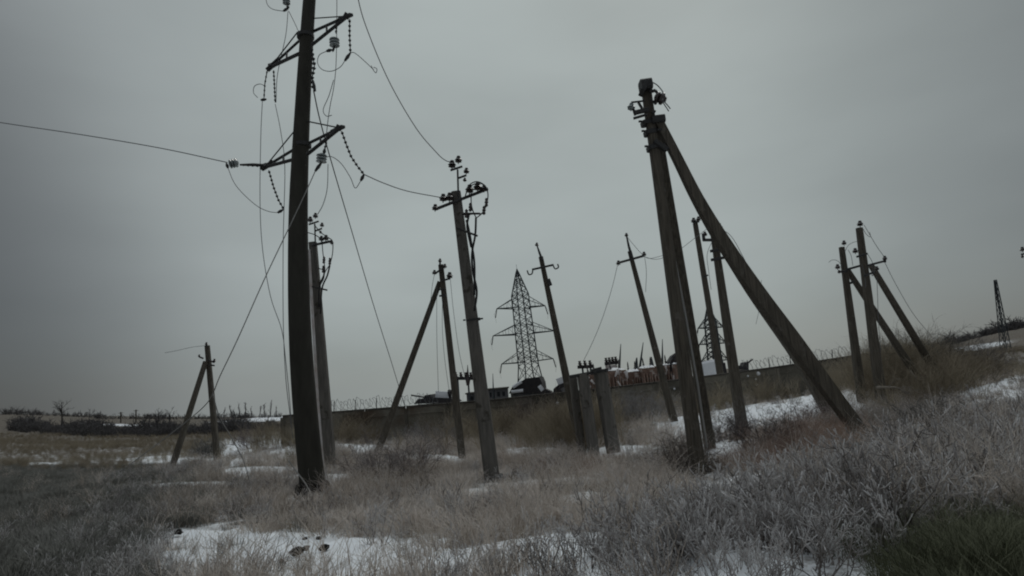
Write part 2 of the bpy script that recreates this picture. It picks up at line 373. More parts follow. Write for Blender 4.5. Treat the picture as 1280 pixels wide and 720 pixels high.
# ------------------------------------------------------------------ perimeter wall
WL = [(353,519,34.0),(600,500.5,35.6),(752,485,36.6),(880,470,37.6),(1000,454,38.4),(1176,427.5,40)]
def wall_top(px):
    for a, b in zip(WL, WL[1:]):
        if px <= b[0]: t = (px-a[0])/(b[0]-a[0]); return P(px, a[1]+(b[1]-a[1])*t, a[2]+(b[2]-a[2])*t)
    return P(*WL[-1])
def make_wall():
    t0 = wall_top(353); t = thing('concrete_wall', (t0.x,t0.y,gz(t0.x,t0.y)), 'long weathered concrete panel wall running behind all the near poles', 'wall')
    npan = 16; xs = [353+(1176-353)*k/npan for k in range(npan+1)]
    dirv = (wall_top(1176)-wall_top(353)); dirv.z = 0; dirv.normalize(); nrm = Vector((dirv.y,-dirv.x,0))
    if nrm.y > 0: nrm = -nrm
    for k in range(npan):
        a = wall_top(xs[k]); b = wall_top(xs[k+1]); g = (b-a).normalized()*0.02; a = a+g; b = b-g
        jit = 0.02*((k*7)%3-1); off = nrm*jit
        za = gz(a.x,a.y)-0.5; zb = gz(b.x,b.y)-0.5; th = nrm*0.09
        mb = MB(); A0 = Vector((a.x,a.y,za)); B0 = Vector((b.x,b.y,zb)); a2 = a-Vector((0,0,0.10)); b2 = b-Vector((0,0,0.10))
        vs = [A0+th+off,B0+th+off,b2+th+off,a2+th+off,A0-th+off,B0-th+off,b2-th+off,a2-th+off]
        mb.add(vs, [(0,1,2,3),(5,4,7,6),(3,2,6,7),(0,3,7,4),(1,5,6,2),(0,4,5,1)])
        # raised frame of the panel
        for p, q in ((a2-Vector((0,0,0.35)), b2-Vector((0,0,0.35))),):
            mb.beam(p+th*1.15+off, q+th*1.15+off, 0.05, 0.08, side=nrm)
        mb.build('panel', 'wall', t)
        mb = MB(); mb.beam(a+Vector((0,0,-0.045))+off, b+Vector((0,0,-0.045))+off, 0.26, 0.10, side=nrm, ch=0.1); mb.build('coping', 'coping', t)
    for k in range(npan+1):
        a = wall_top(xs[k]); mb = MB(); z0 = gz(a.x,a.y)-0.5
        mb.beam(Vector((a.x,a.y,z0))+nrm*0.10, Vector((a.x,a.y,a.z-0.13))+nrm*0.10, 0.16, 0.14); mb.build('post', 'wall', t)
    for px, py, r in ((948,467,0.13),(945,474,0.07),(946,481,0.08),(697,504,0.09),(935,470,0.06),(843,486,0.07)):
        d = wall_top(px); p = P(px,py,d.y-0.14); mb = MB(); mb.lathe(p, nrm, [(-0.03,r),(0.02,r*0.9),(0.05,r*0.4)], 9); mb.build('snow_clump' , 'snow', t)
    return nrm
WN = make_wall()
def coil(x0, x1, label, r=0.3, turns=26):
    mb = MB(); pts = []; nn = turns*9
    for i in range(nn+1):
        px = x0+(x1-x0)*i/nn; c = wall_top(px)+Vector((0,0,0.04+r*0.85)); a = i/9*2*math.pi
        rr = r*(1+0.25*math.sin(i*0.13)+0.15*math.sin(i*0.41)); pts.append(c+Vector((0.05*math.sin(i*1.9), math.cos(a)*rr*0.9, math.sin(a)*rr))+Vector((1,0,0))*0.10*math.cos(a*1.0+1))
    mb.tube(pts, 0.010, 4)
    for i in range(0, nn, 3):
        p = pts[i]; mb.tube([p-Vector((0.05,0,0.04)), p+Vector((0.05,0,0.04))], 0.006, 3)
    o = wall_top(x0); t = thing('barbed_wire_coil', o, label, 'barbed wire', 'coils of barbed wire on the wall')
    mb.build('coiled_wire', 'wire', t)
    for k in range(5):
        px = x0+(x1-x0)*(k+0.2)/5; p = wall_top(px); mb = MB(); mb.beam(p-Vector((0,0,0.02)), p+Vector((0.04,0,0.55)), 0.04, 0.04); mb.build('bracket', 'iron', t)
coil(412, 545, 'loose barbed wire coil on the wall top left of the crossed guy wire and strut')
coil(930, 1062, 'barbed wire coil on the wall top between the large strut and the far right poles', turns=24)
# ------------------------------------------------------------------ poles
def taper_hw(parent, o, s, d, left=True):
    # cable riser hardware; pixel offsets measured from the pole head o, scale s
    q = lambda x, y, dd=0: P(o[0]+x*s, o[1]+y*s, d+dd)
    mb = MB(); mb.tube([q(4,8,-0.2), q(3,-27,-0.2)], 0.025, 6); mb.build('top_rod', 'iron', parent)
    for a, b in (((-6,-26),(9,-31)),((3,-16),(14,-20))):
        mb = MB(); mb.beam(q(*a,-0.2), q(*b,-0.2), 0.05, 0.05); mb.build('head_bracket', 'iron', parent)
    for x, y, z_ in ((-4,-33,0.12),(4,-39,0.11),(14,-25,0.09),(12,-14,0.06)): insul(parent, q(x,y,-0.2), (0.1,0,1), z_*(0.6+0.4*s))
    mb = MB()
    if left: mb.beam(q(-26,23,-0.25), q(41,-3,-0.15), 0.07, 0.07)
    else: mb.beam(q(-2,6,-0.25), q(30,-1,-0.15), 0.07, 0.07)
    mb.build('crossarm', 'iron', parent)
    pts = ((-25,21,0.10),(-15,9,0.12),(-7,8,0.13),(18,-2,0.13),(28,-5,0.13),(36,-3,0.10)) if left else ((13,-4,0.11),(20,-5,0.12),(29,2,0.08))
    for x, y, z_ in pts: insul(parent, q(x,y,-0.22), (0.1,0,1), z_*(0.6+0.4*s))
    # cable ends, loops
    segs = [[(16,-2),(19,-9),(28,-12),(38,-6),(41,6),(38,20),(33,28),(27,33)], [(20,0),(20,14),(22,24),(26,33)], [(8,28),(14,30),(24,28),(34,28)], [(12,8),(16,-3),(24,-9),(34,-9),(40,0)]] if left else \
           [[(2,-26),(12,-14),(24,-6),(30,0),(30,18),(26,34),(20,44),(12,60)], [(14,-2),(15,14),(17,30),(18,48),(10,64)], [(8,40),(14,42),(18,36)], [(-8,-14),(4,-10),(14,-3)]]
    for sg in segs:
        mb = MB(); mb.tube(catmull([q(x,y,-0.3) for x,y in sg]), 0.016, 5); mb.build('jumper', 'cable', parent, smooth=True)
    cab = [[(14,36),(17,48),(20,64),(24,90),(24,130)], [(26,33),(25,55),(21,78),(22,100),(27,125),(24,150)], [(17,30),(15,45),(20,70)]] if left else \
          [[(18,40),(16,56),(10,70),(9,100)], [(26,36),(22,52),(14,72),(12,110)]]
    for sg in cab:
        mb = MB(); mb.tube(catmull([q(x,y,-0.3) for x,y in sg]), 0.028, 6); mb.build('riser_cable', 'cable', parent, smooth=True)
    for a, b in (((2,46),(28,56)),((10,28),(31,28))) if left else (((-4,68),(22,74)),):
        mb = MB(); mb.beam(q(*a,-0.3), q(*b,-0.3), 0.05, 0.05); mb.build('cable_bracket', 'iron', parent)
    for x, y in (((39,14),(19,20),(36,24),(14,28)) if left else ((17,28),(26,30),(16,42))):
        mb = MB(); mb.lathe(q(x,y,-0.3), (0.1,0,1), [(-0.12,0.02),(-0.09,0.05),(-0.03,0.035),(0,0.055),(0.05,0.035),(0.09,0.045),(0.12,0.02)], 8); mb.build('cable_termination', 'porcelain', parent)

# --- A : the tall conical concrete mast on the left
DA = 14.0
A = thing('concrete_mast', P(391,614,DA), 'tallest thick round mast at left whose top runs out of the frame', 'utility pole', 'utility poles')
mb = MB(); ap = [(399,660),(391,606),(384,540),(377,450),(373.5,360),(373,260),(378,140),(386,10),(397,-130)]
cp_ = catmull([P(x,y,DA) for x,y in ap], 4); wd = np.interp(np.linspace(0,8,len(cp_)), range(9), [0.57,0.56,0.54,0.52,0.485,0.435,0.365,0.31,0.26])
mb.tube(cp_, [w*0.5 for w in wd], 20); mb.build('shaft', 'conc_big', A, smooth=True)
mb = MB(); q_ = P(391,604,DA); mb.lathe(q_, (0,0,1), [(-0.3,0.42),(0.0,0.36),(0.05,0.27)], 14); mb.build('packed_earth', 'clod', A)
def truss(tipL, tipR, poleL, poleR, ties, dl, dr, both=True):
    mb = MB(); r = 0.028
    for tip, pl, tie, dd, dside in ((tipL, poleL, ties[0], dl, 0.35), (tipR, poleR, ties[1], dr, -0.35)):
        T_ = P(*tip, dd)
        a = P(pl[0][0], pl[0][1], DA+dside*0.5+0.25); b = P(pl[1][0], pl[1][1], DA+dside*0.5-0.28)
        mb.beam(a, T_, 0.06, 0.06); mb.beam(b, T_, 0.075, 0.075); mb.beam(P(*tie, DA), T_, 0.028, 0.028)
        for k in (0.42, 0.72): mb.beam(a.lerp(T_,k), b.lerp(T_,k), 0.045, 0.045)
        d_ = (T_-a).normalized(); mb.beam(T_-d_*0.32, T_+d_*0.12, 0.12, 0.07); mb.beam(b.lerp(T_,0.93), T_+Vector((0,0,0.06)), 0.13, 0.10)
    # through bands round the mast
    c = P((poleL[0][0]+poleR[0][0])/2, (poleL[0][1]+poleR[0][1])/2, DA)
    mb.tube([c-Vector((0,0,0.04)), c+Vector((0,0,0.05))], 0.21, 16)
    return mb.build('crossarm', 'iron', A)
truss((338,84),(435,20),((374,51),(374,67)),((390,40),(390,56)),((372,40),(391,23)),14.9,13.15)
truss((331,209),(425,160),((372,184),(372,198)),((384,180),(384,193)),((371,160),(381,151)),14.95,13.1)
truss((343,-50),(444,-122),((378,-86),(378,-68)),((393,-100),(393,-82)),((378,-100),(392,-118)),14.9,13.15)
q13 = 13.15
string(A, PX([(437,24),(437,46),(438,66)], q13)); string(A, PX([(421,24),(420,42)], 13.3), 0.03); glassdisc(A, P(418,52,13.3), (0,0,1))
string(A, PX([(418,58),(416,64)], 13.3), 0.03)
for a, b in (((438,66),(431,76)),((415,62),(408,64)),((333,206),(300,206)),((455,218),(451,226)),((406,186),(405,192)),((402,203),(394,214)),((283,204),(285,210)),((354,262),(347,266)),((391,100),(394,114)),((333,124),(326,125)),((360,10),(354,14))):
    dd = 13.2 if a[0] > 395 else (14.9 if a[0] < 365 else 13.6)
    mb = MB(); mb.tube(PX([a,((a[0]+b[0])/2,(a[1]+b[1])/2),b], dd), [0.02,0.042,0.025], 7); mb.build('strain_clamp', 'iron', A)
string(A, PX([(427,164),(433,181),(439,196),(447,208),(455,218)], 13.1)); string(A, PX([(410,168),(406,186)], 13.2), 0.03); glassdisc(A, P(402,197,13.2), (0.1,0,1))
string(A, PX([(334,88),(331,105),(330,122)], 14.9), 0.025); string(A, PX([(342,88),(343,106),(344,128)], 14.9), 0.03)
string(A, PX([(330,208),(312,207),(301,206)], 14.95), 0.03); glassdisc(A, P(293,204,14.95), (1,0,0.1)); string(A, PX([(336,213),(342,234),(348,250),(355,262)], 14.9))
string(A, PX([(358,-30),(359,-8),(360,12)], 14.8), 0.045); glassdisc(A, P(358,0,14.8), (0,0,1), 0.1)
string(A, PX([(389,60),(393,82),(390,98),(392,112)], 13.7), 0.05)
# wires on and from A
wg = 'loose wires hanging on the tall mast'
wire([(408,64),(399,69),(397,79),(403,87),(414,89),(425,84),(431,76)], 13.2, 'round jumper loop under the right end of the upper crossarm', group=wg, name='jumper_wire')
wire([(438,66),(443,66),(452,73),(467,87)], 13.1, 'short cut wire end pointing right from the upper crossarm', group=wg, name='broken_wire')
wire([(464,82),(467,88),(470,91),(471,86),(467,84)], 13.1, 'small frayed curl at the tip of the cut wire right of the mast', group=wg, name='wire_curl')
wire([(421,-60),(421,20),(420,80),(417,110),(413,130),(410,150),(408,168)], 13.3, 'thin vertical wire hanging past the glass disc right of the mast', group=wg)
wire([(417,100),(411,120),(404,137),(408,145),(415,144)], 13.3, 'short hooked wire end between the two crossarms right of the mast', group=wg, name='broken_wire')
wire([(430,122),(322,122),(317,116),(318,108),(325,105),(332,108)][1:], 14.9, 'small round jumper loop left of the mast below the upper crossarm', group=wg, name='jumper_wire')
wire([(328,125),(326,170),(325,250),(328,310),(338,370),(352,412),(357,450),(362,500),(364,530)], 14.9, 'leftmost long wire hanging down beside the tall mast', group=wg)
wire([(344,130),(351,165),(356,210),(354,300),(354,400),(357,470),(362,515),(366,548)], 14.8, 'long wire hanging close along the left side of the mast', group=wg)
wire([(360,14),(357,45),(347,92),(345,128)], 14.8, 'slanting wire crossing the left half of the upper crossarm', group=wg)
wire([(361,14),(368,28),(374,41)], 14.6, 'short wire from the top insulator down to the mast', group=wg)
wire([(333,-20),(333,2),(340,11),(354,14)], 14.8, 'curved jumper at the top edge left of the mast', group=wg, name='jumper_wire')
wire([(-260,118,20),(-100,136,18),(0,153,17),(100,168,16.2),(200,185,15.6),(284,203,14.95)], None, 'long line wire leading out of the left side of the frame', r=0.013, cat='wire')
wire([(284,208),(295,232),(318,255),(335,264),(350,266)], 14.95, 'slack jumper hanging under the left end of the lower crossarm', group=wg, name='jumper_wire')
wire([(455,218,13.1),(480,229,13.8),(510,239,14.8),(552,247,15.75)], None, 'wire from the lower crossarm to the concrete pole with riser cables', r=0.012)
wire([(405,197),(415,196),(427,205),(438,222),(444,235),(451,226)], 13.2, 'curved jumper under the right end of the lower crossarm', group=wg, name='jumper_wire')
wire([(410,205),(409,235),(404,255),(397,268)], 13.6, 'slack wire reaching down to the pole close behind the mast', group=wg)
wire([(394,214,13.2),(380,245,13.2),(361,285,13.2),(330,350,13.3),(297,424,13.6),(275,470,14),(266,492,14.5),(255,508,14.8),(228,531,15.6),(190,560,17),(150,590,19.5)], None, 'pale slack wire falling from the mast down to the left meadow', r=0.012, m='wirelite')
wire([(266,492,14.5),(274,520,14.7),(290,548,15),(304,575,15.3),(311,598,15.5),(315,614,15.6)], None, 'pale wire end dropping to the grass right of the left A frame pole', r=0.012, m='wirelite')
wire([(392,113,13.7),(400,150,15),(415,205,17),(440,290,21),(468,385,26),(490,455,31),(506,508,34.6)], None, 'dark straight wire slanting from the mast down to the wall top', r=0.016, m='cable')
wire([(440,-60,13.5),(448,0,13.8),(462,45,14.2),(488,105,14.9),(520,160,15.4),(545,190,15.7),(556,200,15.8),(565,203,15.8)], None, 'wire curving from above down to the head of the riser cable pole', r=0.013)
wire([(360,575),(371,590),(382,605),(390,620)], 13.4, 'pale wire leaning across the foot of the tall mast', r=0.014, m='wirelite', group=wg)
# --- B
Bp = thing('riser_pole', P(616,604,16), 'grey concrete pole with crossarm and riser cables at the centre left', 'utility pole', 'utility poles')
shaft(Bp, (616,604,16), (570,240,16), 0.40, 0.25, 'conc_pole')
taper_hw(Bp, (569,239), 1.0, 16)
clamp(Bp, (592,400), 16, 0.36, 0.05); clamp(Bp, (620,596), 15.8, 0.36, 0.08)
# --- C
Cp = thing('riser_pole', P(413,586,20), 'slender cable pole standing directly right of the tall mast', 'utility pole', 'utility poles')
shaft(Cp, (413,586,20), (391,303,20), 0.36, 0.24, 'conc_pole')
taper_hw(Cp, (391,302), 0.82, 19.9, left=False)
mb = MB(); mb.tube(PX([(386,312),(391,400),(397,500),(403,575),(408,606)], 19.6), 0.045, 8); mb.build('halo_strip', 'whitep', Cp)  # pale tube added to draw the bright halo along the shaft's left edge
# --- D : A frame
def hooks(parent, l, d, w=0.06, ins=()):
    for i, (a, b) in enumerate(l):
        mb = MB(); mb.beam(P(*a,d), P(*b,d), w, w); mb.build('crossarm' if i == 0 else 'bracket', 'iron', parent)
    for x, y, s in ins: insul(parent, P(x,y,d), (0.1,0,1), s)
D = thing('a_frame_pole', P(578,574,24), 'dark A frame pole with its strut leaning to the left before the wall', 'utility pole', 'utility poles')
shaft(D, (578,574,24), (551,331,24), 0.28, 0.20, 'wood'); shaft(D, (472,566,25), (550,352,24.2), 0.27, 0.19, 'wood', name='strut')
hooks(D, [((544,342),(556,333)),((552,351),(563,348)),((548,362),(556,361)),((549,370),(557,369)),((550,333),(550,326))], 23.8, 0.07, [(543,341,0.11),(562,345,0.15),(550,326,0.09),(556,333,0.1)])
for l, t in (([(543,343),(540,360),(536,400)],'left'),([(546,357),(546,420),(548,490)],'middle'),([(553,375),(553,412),(556,450),(562,492)],'near'),([(563,350),(567,390),(574,440),(582,475)],'right')):
    wire(l, 23.9, 'thin slack wire on the %s side of the strutted pole left of centre' % {'left':'far left','middle':'strut','near':'inner right','right':'outer right'}[t], r=0.009, group='slack wires on the left A frame')
# --- L : far-left A frame
Lp = thing('a_frame_pole', P(272,577,40), 'distant A frame pole alone in the meadow at far left', 'utility pole', 'utility poles')
shaft(Lp, (272,578,40), (259,432,40), 0.36, 0.28, 'wood'); shaft(Lp, (213,591,38), (257,452,39.8), 0.34, 0.26, 'wood', name='strut')
hooks(Lp, [((249,446),(254,448)),((260,450),(268,453)),((261,456),(268,457)),((258,434),(258,430))], 39.7, 0.1, [(249,445,0.1),(268,451,0.13),(258,430,0.12)])
wire([(206,441),(222,438),(240,434),(257,432)], 39.7, 'faint wire leading left from the head of the distant A frame pole', r=0.013)
# --- E : the large strutted pole at right
DE = 12.5
E = thing('strutted_pole', P(876,596,DE), 'largest strutted timber pole at right of centre with two struts', 'utility pole', 'utility poles')
shaft(E, (874,597,DE), (807,106,DE), 0.275, 0.19, 'wood')
mb = MB(); bp_ = catmull(PX([(822,150),(847,199),(872,249),(904,303),(947,366),(993,428),(1029,478),(1085,554)], DE-0.05), 4)
mb.tube(bp_, [float(w)*0.70 for w in np.interp(np.linspace(0,7,len(bp_)), range(8), [0.17,0.18,0.205,0.24,0.26,0.27,0.26,0.245])], 4); mb.build('strut', 'wood', E)
shaft(E, (889,566,14.6), (822,160,DE+0.32), 0.24, 0.15, 'wood', name='strut', deep=0.5)
mb = MB(); mb.beam(P(802,116,DE-0.15), P(808,104,DE-0.15), 0.10, 0.34); mb.beam(P(800,108,DE-0.15), P(814,106,DE-0.15), 0.22, 0.30); mb.build('head_cap', 'iron', E)
mb = MB()
for a, b, w in (((789,128),(806,126),0.035),((793,141),(811,137),0.09),((791,134),(794,144),0.05),((798,128),(804,138),0.05),((792,148),(809,143),0.05)): mb.beam(P(*a,DE-0.2), P(*b,DE-0.2), w, w)
mb.build('side_bracket', 'iron', E)
insul(E, P(789,134,DE-0.2), (0.2,0,1), 0.09, m='glass')
mb = MB()
for a, b, w in (((812,115),(819,113),0.06),((819,113),(823,118),0.05)): mb.beam(P(*a,DE-0.2), P(*b,DE-0.2), w, w)
mb.build('arm_bracket', 'iron', E)
for a, b, w in (((813,124),(820,130),0.04),((815,139),(819,141),0.08)):
    mb = MB(); mb.beam(P(*a,DE-0.2), P(*b,DE-0.2), w, w); mb.build('arm_bracket', 'iron', E)
mb = MB(); mb.lathe(P(826,123,DE-0.2), (0.85,-0.2,-0.45), [(-0.14,0.03),(-0.11,0.11),(-0.05,0.13),(-0.03,0.09),(0.0,0.13),(0.05,0.13),(0.08,0.07),(0.12,0.05)], 12); mb.build('insulator', 'porcelain', E)
for x, y, w in ((809,154,0.26),(813,166,0.27),(817,185,0.28),(819,128,0.05)): clamp(E, (x,y), DE, w, 0.09)
for a,b,w in (((815,150),(831,148),0.16),((818,176),(834,188),0.11)):
    mb = MB(); mb.beam(P(*a,DE-0.12), P(*b,DE-0.13), w, w); mb.build('strut_plate', 'iron', E)
for l, m in (([(803,104),(812,102),(821,106),(828,114),(831,121)],0),([(829,126),(834,131),(838,136)],1),([(828,127),(832,133),(836,139)],2)):
    wire(l, DE-0.25, ['arched jumper over the head of the large strutted pole','upper cut wire tail at the head of the large strutted pole','lower cut wire tail at the head of the large strutted pole'][m], r=0.012, group='wire ends at the head of the large strutted pole', name='jumper_wire')
mb = MB(); mb.tube(PX([(839,300),(858,400),(872,480),(884,560)], DE-0.05+0.2), 0.022, 6); mb.build('ground_rod', 'wirelite', E)  # pale tube added to draw the light line between pole and rear strut
# --- F : pole behind the wall
Fp = thing('utility_pole', P(901,470,44), 'slim dark pole rising from behind the wall beneath the big strut', 'utility pole', 'utility poles')
shaft(Fp, (902,478,44), (869,279,44), 0.44, 0.32, 'wood'); hooks(Fp, [((866,278),(874,277)),((879,346),(885,344))], 43.7, 0.12, [(867,276,0.22),(873,274,0.2)])
# --- G
Gp = thing('a_frame_pole', P(928,544,22), 'strutted pole whose head shows just under the big slanting strut', 'utility pole', 'utility poles')
shaft(Gp, (929,544,22), (891,284,22), 0.38, 0.21, 'wood'); mb = MB(); bp_ = catmull(PX([(893,294),(938,365),(988,436),(1008,468),(1043,528)], 22.3), 4)
mb.tube(bp_, [float(w)*0.7 for w in np.linspace(0.2,0.33,len(bp_))], 4); mb.build('strut', 'wood', Gp)
hooks(Gp, [((884,281),(902,287)),((879,300),(890,300)),((879,292),(880,301)),((888,314),(899,312)),((889,325),(905,322))], 21.7, 0.10, [(887,275,0.16),(893,279,0.16),(899,284,0.14),(881,293,0.1)])
wire([(893,275),(898,277),(897,284),(893,288)], 21.7, 'tight jumper curl at the pole head beside the big strut', r=0.014, name='jumper_wire')
wire([(899,289),(908,290),(918,301),(932,327)], 21.7, 'thin wire tail right of the pole head beneath the big strut', r=0.011, name='broken_wire')
wire([(891,300),(884,318),(886,340),(889,362)], 21.7, 'thin wire hanging left of the pole beneath the big strut', r=0.009)
wire([(945,405),(949,385),(952,350)], 21.7, 'faint short wire hanging under the big strut', r=0.007)
# --- H, I leaning poles
H = thing('leaning_pole', P(843,527,25), 'leaning pole with spike and crossarm just left of the large strutted pole', 'utility pole', 'utility poles')
shaft(H, (843,528,25), (787,314,25), 0.31, 0.16, 'wood'); mb = MB(); mb.tube(PX([(790,322),(786,308),(783,294)], 24.8), [0.06,0.05,0.03], 6); mb.build('top_spike', 'iron', H)
hooks(H, [((775,328),(804,320))], 24.8, 0.09, [(783,294,0.09),(773,329,0.11),(805,318,0.11)])
for l, t in (([(772,331),(765,360),(754,395),(742,425),(729,452)],'long slack wire dropping left from the leaning pole with the spike'),([(784,296),(792,306),(803,318),(812,323),(830,319)],'short wire from spike to crossarm end of the leaning pole'),([(805,321),(822,324),(845,315),(868,298),(885,285)],'wire sagging right from the leaning pole behind the large strutted pole'),([(806,322),(808,340),(807,365)],'short wire hanging straight under the leaning pole crossarm')):
    wire(l, 24.7, t, r=0.010)
I = thing('leaning_pole', P(727,562,22), 'leaning pole with bent hooks overlapping the steel pylon', 'utility pole', 'utility poles')
shaft(I, (727,563,22), (676,321,22), 0.33, 0.16, 'wood'); mb = MB(); mb.tube(PX([(678,326),(674,315),(671,306)], 21.8), [0.05,0.04,0.02], 6); mb.build('top_spike', 'iron', I)
hooks(I, [((665,337),(692,331))], 21.8, 0.07, [(671,306,0.08)])
for l in ([(666,337),(665,342),(661,343),(659,338)],[(691,331),(694,336),(698,334),(697,330)]):
    mb = MB(); mb.tube(catmull(PX(l,21.8)), 0.025, 6); mb.build('hook', 'iron', I)
mb = MB(); mb.beam(P(685,349,21.75), P(688,357,21.75), 0.14, 0.14); mb.build('junction_box', 'iron', I)
# --- right group
R1 = thing('a_frame_pole', P(1078,502,25), 'left strutted pole of the pair at the far end of the wall', 'utility pole', 'utility poles')
shaft(R1, (1078,503,25), (1052,309,25), 0.34, 0.19, 'wood'); shaft(R1, (1163,496,26.6), (1059,337,25.1), 0.30, 0.19, 'wood', name='strut')
hooks(R1, [((1048,340),(1058,339)),((1058,337),(1076,332)),((1063,354),(1067,352))], 24.7, 0.09, [(1055,304,0.11),(1047,334,0.12),(1049,340,0.08)])
R2 = thing('a_frame_pole', P(1103,518,24), 'taller strutted pole of the pair at the far end of the wall', 'utility pole', 'utility poles')
shaft(R2, (1104,519,24), (1074,285,24), 0.37, 0.22, 'wood'); shaft(R2, (1176,476,28), (1089,332,24.3), 0.32, 0.20, 'wood', name='strut')
hooks(R2, [((1071,321),(1084,317)),((1084,332),(1107,326)),((1106,321),(1106,328)),((1080,345),(1093,340))], 23.7, 0.08, [(1075,280,0.13),(1069,314,0.12),(1106,323,0.1),(1096,336,0.1)])
wg2 = 'wires on the pair of strutted poles at right'
for l, d, t in (([(1036,328),(1040,325),(1047,326),(1053,333)],24.7,'small arched jumper left of the shorter pole of the right pair'),
 ([(1056,315),(1061,306),(1070,302),(1075,303)],24.2,'jumper arching between the two poles of the right pair'),
 ([(1060,312),(1064,320),(1066,332)],24.4,'short curved wire between the two poles of the right pair'),
 ([(1079,286),(1083,293),(1088,296),(1087,290)],23.7,'hooked wire near the top of the taller pole of the right pair'),
 ([(1080,281),(1087,293),(1096,308),(1106,322)],23.7,'thin wire from the top of the taller right pole to its crossarm'),
 ([(1106,328,23.7),(1118,352,24.5),(1140,390,27),(1160,415,31),(1172,428,36)],None,'long thin wire slanting down right beside the strut of the taller right pole'),
 ([(1085,318),(1091,330),(1090,345),(1094,338)],23.7,'kinked wire on the right side of the taller right pole'),
 ([(1096,345),(1097,370),(1098,400),(1101,440)],23.8,'thin wire hanging straight down right of the taller right pole'),
 ([(1077,330),(1081,345),(1082,360)],23.7,'short wire hanging against the taller right pole')):
    wire(l, d, t, r=0.010, group=wg2)
# --- pole just entering the frame at the right edge
Z = thing('utility_pole', P(1296,470,30), 'crossarm end of a pole peeking in at the right edge of the frame', 'utility pole', 'utility poles')
shaft(Z, (1318,478,30), (1290,300,30), 0.34, 0.24, 'wood'); hooks(Z, [((1277,318),(1302,312))], 29.8, 0.08, [(1278,312,0.13),(1278,321,0.08)])
# --- short twin posts (portal)
Q = thing('twin_post_stand', P(740,572,20), 'pair of short stout concrete posts under a dark metal beam before the wall', 'post stand')
for b, t_, w, d in (((729,571),(716,471),0.26,20.5),((744,571),(728,467),0.35,20),((769,570),(750,463),0.43,20.1)):
    mb = MB(); mb.beam(P(b[0],b[1]+8,d), P(*t_,d), w, w); mb.build('post', 'conc_pole', Q)
mb = MB(); mb.beam(P(712,471,19.9), P(760,462,19.9), 0.10, 0.14); mb.beam(P(740,464,19.8), P(752,461,19.8), 0.14, 0.12); mb.build('beam', 'iron', Q)
# ------------------------------------------------------------------ lattice pylons
def pylon(top, base, d, label, wpx, arms, rot=0.5, armlen=None, peak=0.27, r=0.09):
    t = P(*top, d); b = P(*base, d); zg = gz(b.x, b.y); ax = (t-b); H_ = ax.length
    b = b + ax.normalized()*((zg - b.z)); ax = t-b; H_ = ax.length; ax.normalize()
    T = thing('lattice_pylon', b, label, 'electricity pylon', 'lattice pylons')
    fp = lambda n_: 1-n_*d/F/H_
    peak = 1-fp(peak)
    e1 = Vector((math.cos(rot), math.sin(rot), 0)); e1 = (e1-ax*e1.dot(ax)).normalized(); e2 = ax.cross(e1)
    w = wpx*d/F/1.25
    def corner(h, k):
        f = h/H_
        if f > 1-peak: ww = w*0.92*(1-f)/peak + 0.04
        elif f > 0.25: ww = w*(1.08-0.16*(f-0.25)/(0.75-peak+0.0001))
        else: ww = w*(1.6-0.52*f/0.25)
        s1, s2 = ((1,1),(-1,1),(-1,-1),(1,-1))[k]
        return b + ax*h + e1*s1*ww/2 + e2*s2*ww/2
    levels = [0,0.14,0.25]; h = 0.25
    while h < 1-peak-0.02: h += 0.062; levels.append(min(h,1-peak))
    levels += [1-peak+peak*x for x in (0.22,0.45,0.65,0.83,1.0)]
    mb = MB()
    for k in range(4): mb.tube([corner(H_*l,k) for l in levels], [r*1.9]*(len(levels)-1)+[r*0.8], 4)
    mb.tube([t, t+ax*H_*0.035], r*0.5, 4)
    mb.build('tower_leg', 'lattice', T)
    mb = MB()
    for i in range(len(levels)-1):
        for k in range(4):
            a, c = corner(H_*levels[i],k), corner(H_*levels[i+1],(k+1)%4)
            a2, c2 = corner(H_*levels[i],(k+1)%4), corner(H_*levels[i+1],k)
            mb.tube([a,c], r*0.8, 3, cap=False); mb.tube([a2,c2], r*0.8, 3, cap=False)
            if i % 2 == 0: mb.tube([corner(H_*levels[i+1],k), corner(H_*levels[i+1],(k+1)%4)], r*0.55, 3, cap=False)
    mb.build('bracing', 'lattice', T)
    for dn_, Ln in arms:
        f = fp(dn_); fu = fp(dn_-13)
        for s in (-1, 1):
            mb = MB(); e = (e1*s); tip = b + ax*H_*f + e*(Ln*d/F) + ax*0.1
            ks = (0,3) if s > 0 else (1,2)
            for k in ks:
                lo = corner(H_*f, k); hi = corner(H_*fu, k)
                mb.tube([lo, tip], r*1.5, 4); mb.tube([hi, tip], r*1.0, 4)
                for q in (0.3,0.55,0.78): mb.tube([lo.lerp(tip,q), hi.lerp(tip,q)], r*0.4, 3)
                mb.tube([lo, hi.lerp(tip,0.3)], r*0.4, 3)
            lo0, lo1 = corner(H_*f,ks[0]), corner(H_*f,ks[1])
            for q in (0.2,0.5,0.8): mb.tube([lo0.lerp(tip,q), lo1.lerp(tip,q)], r*0.4, 3)
            mb.build('crossarm', 'lattice', T)
            mb = MB(); dn = Vector((e1.x*s*0.25,0,-1)).normalized(); l_ = H_*0.07
            mb.tube([tip, tip+dn*l_], r*1.2, 5); mb.tube([tip, tip+dn*l_*0.6+Vector((0.9*s,0,0))*0.4, tip+Vector((0.3*s,0,-l_*1.5))], r*0.3, 4)
            mb.build('insulator_string', 'iron', T)
    return T
pylon((646,336),(664,486), 130, 'large steel lattice pylon with three crossarms behind the wall', 21.5, ((50,34),(83,43),(118,36)), rot=0.45, peak=34)
pylon((885,380),(896,470), 235, 'smaller lattice pylon seen between the strutted poles', 13, ((30,19),(50,20),(71,20)), rot=0.35, r=0.19, peak=22)
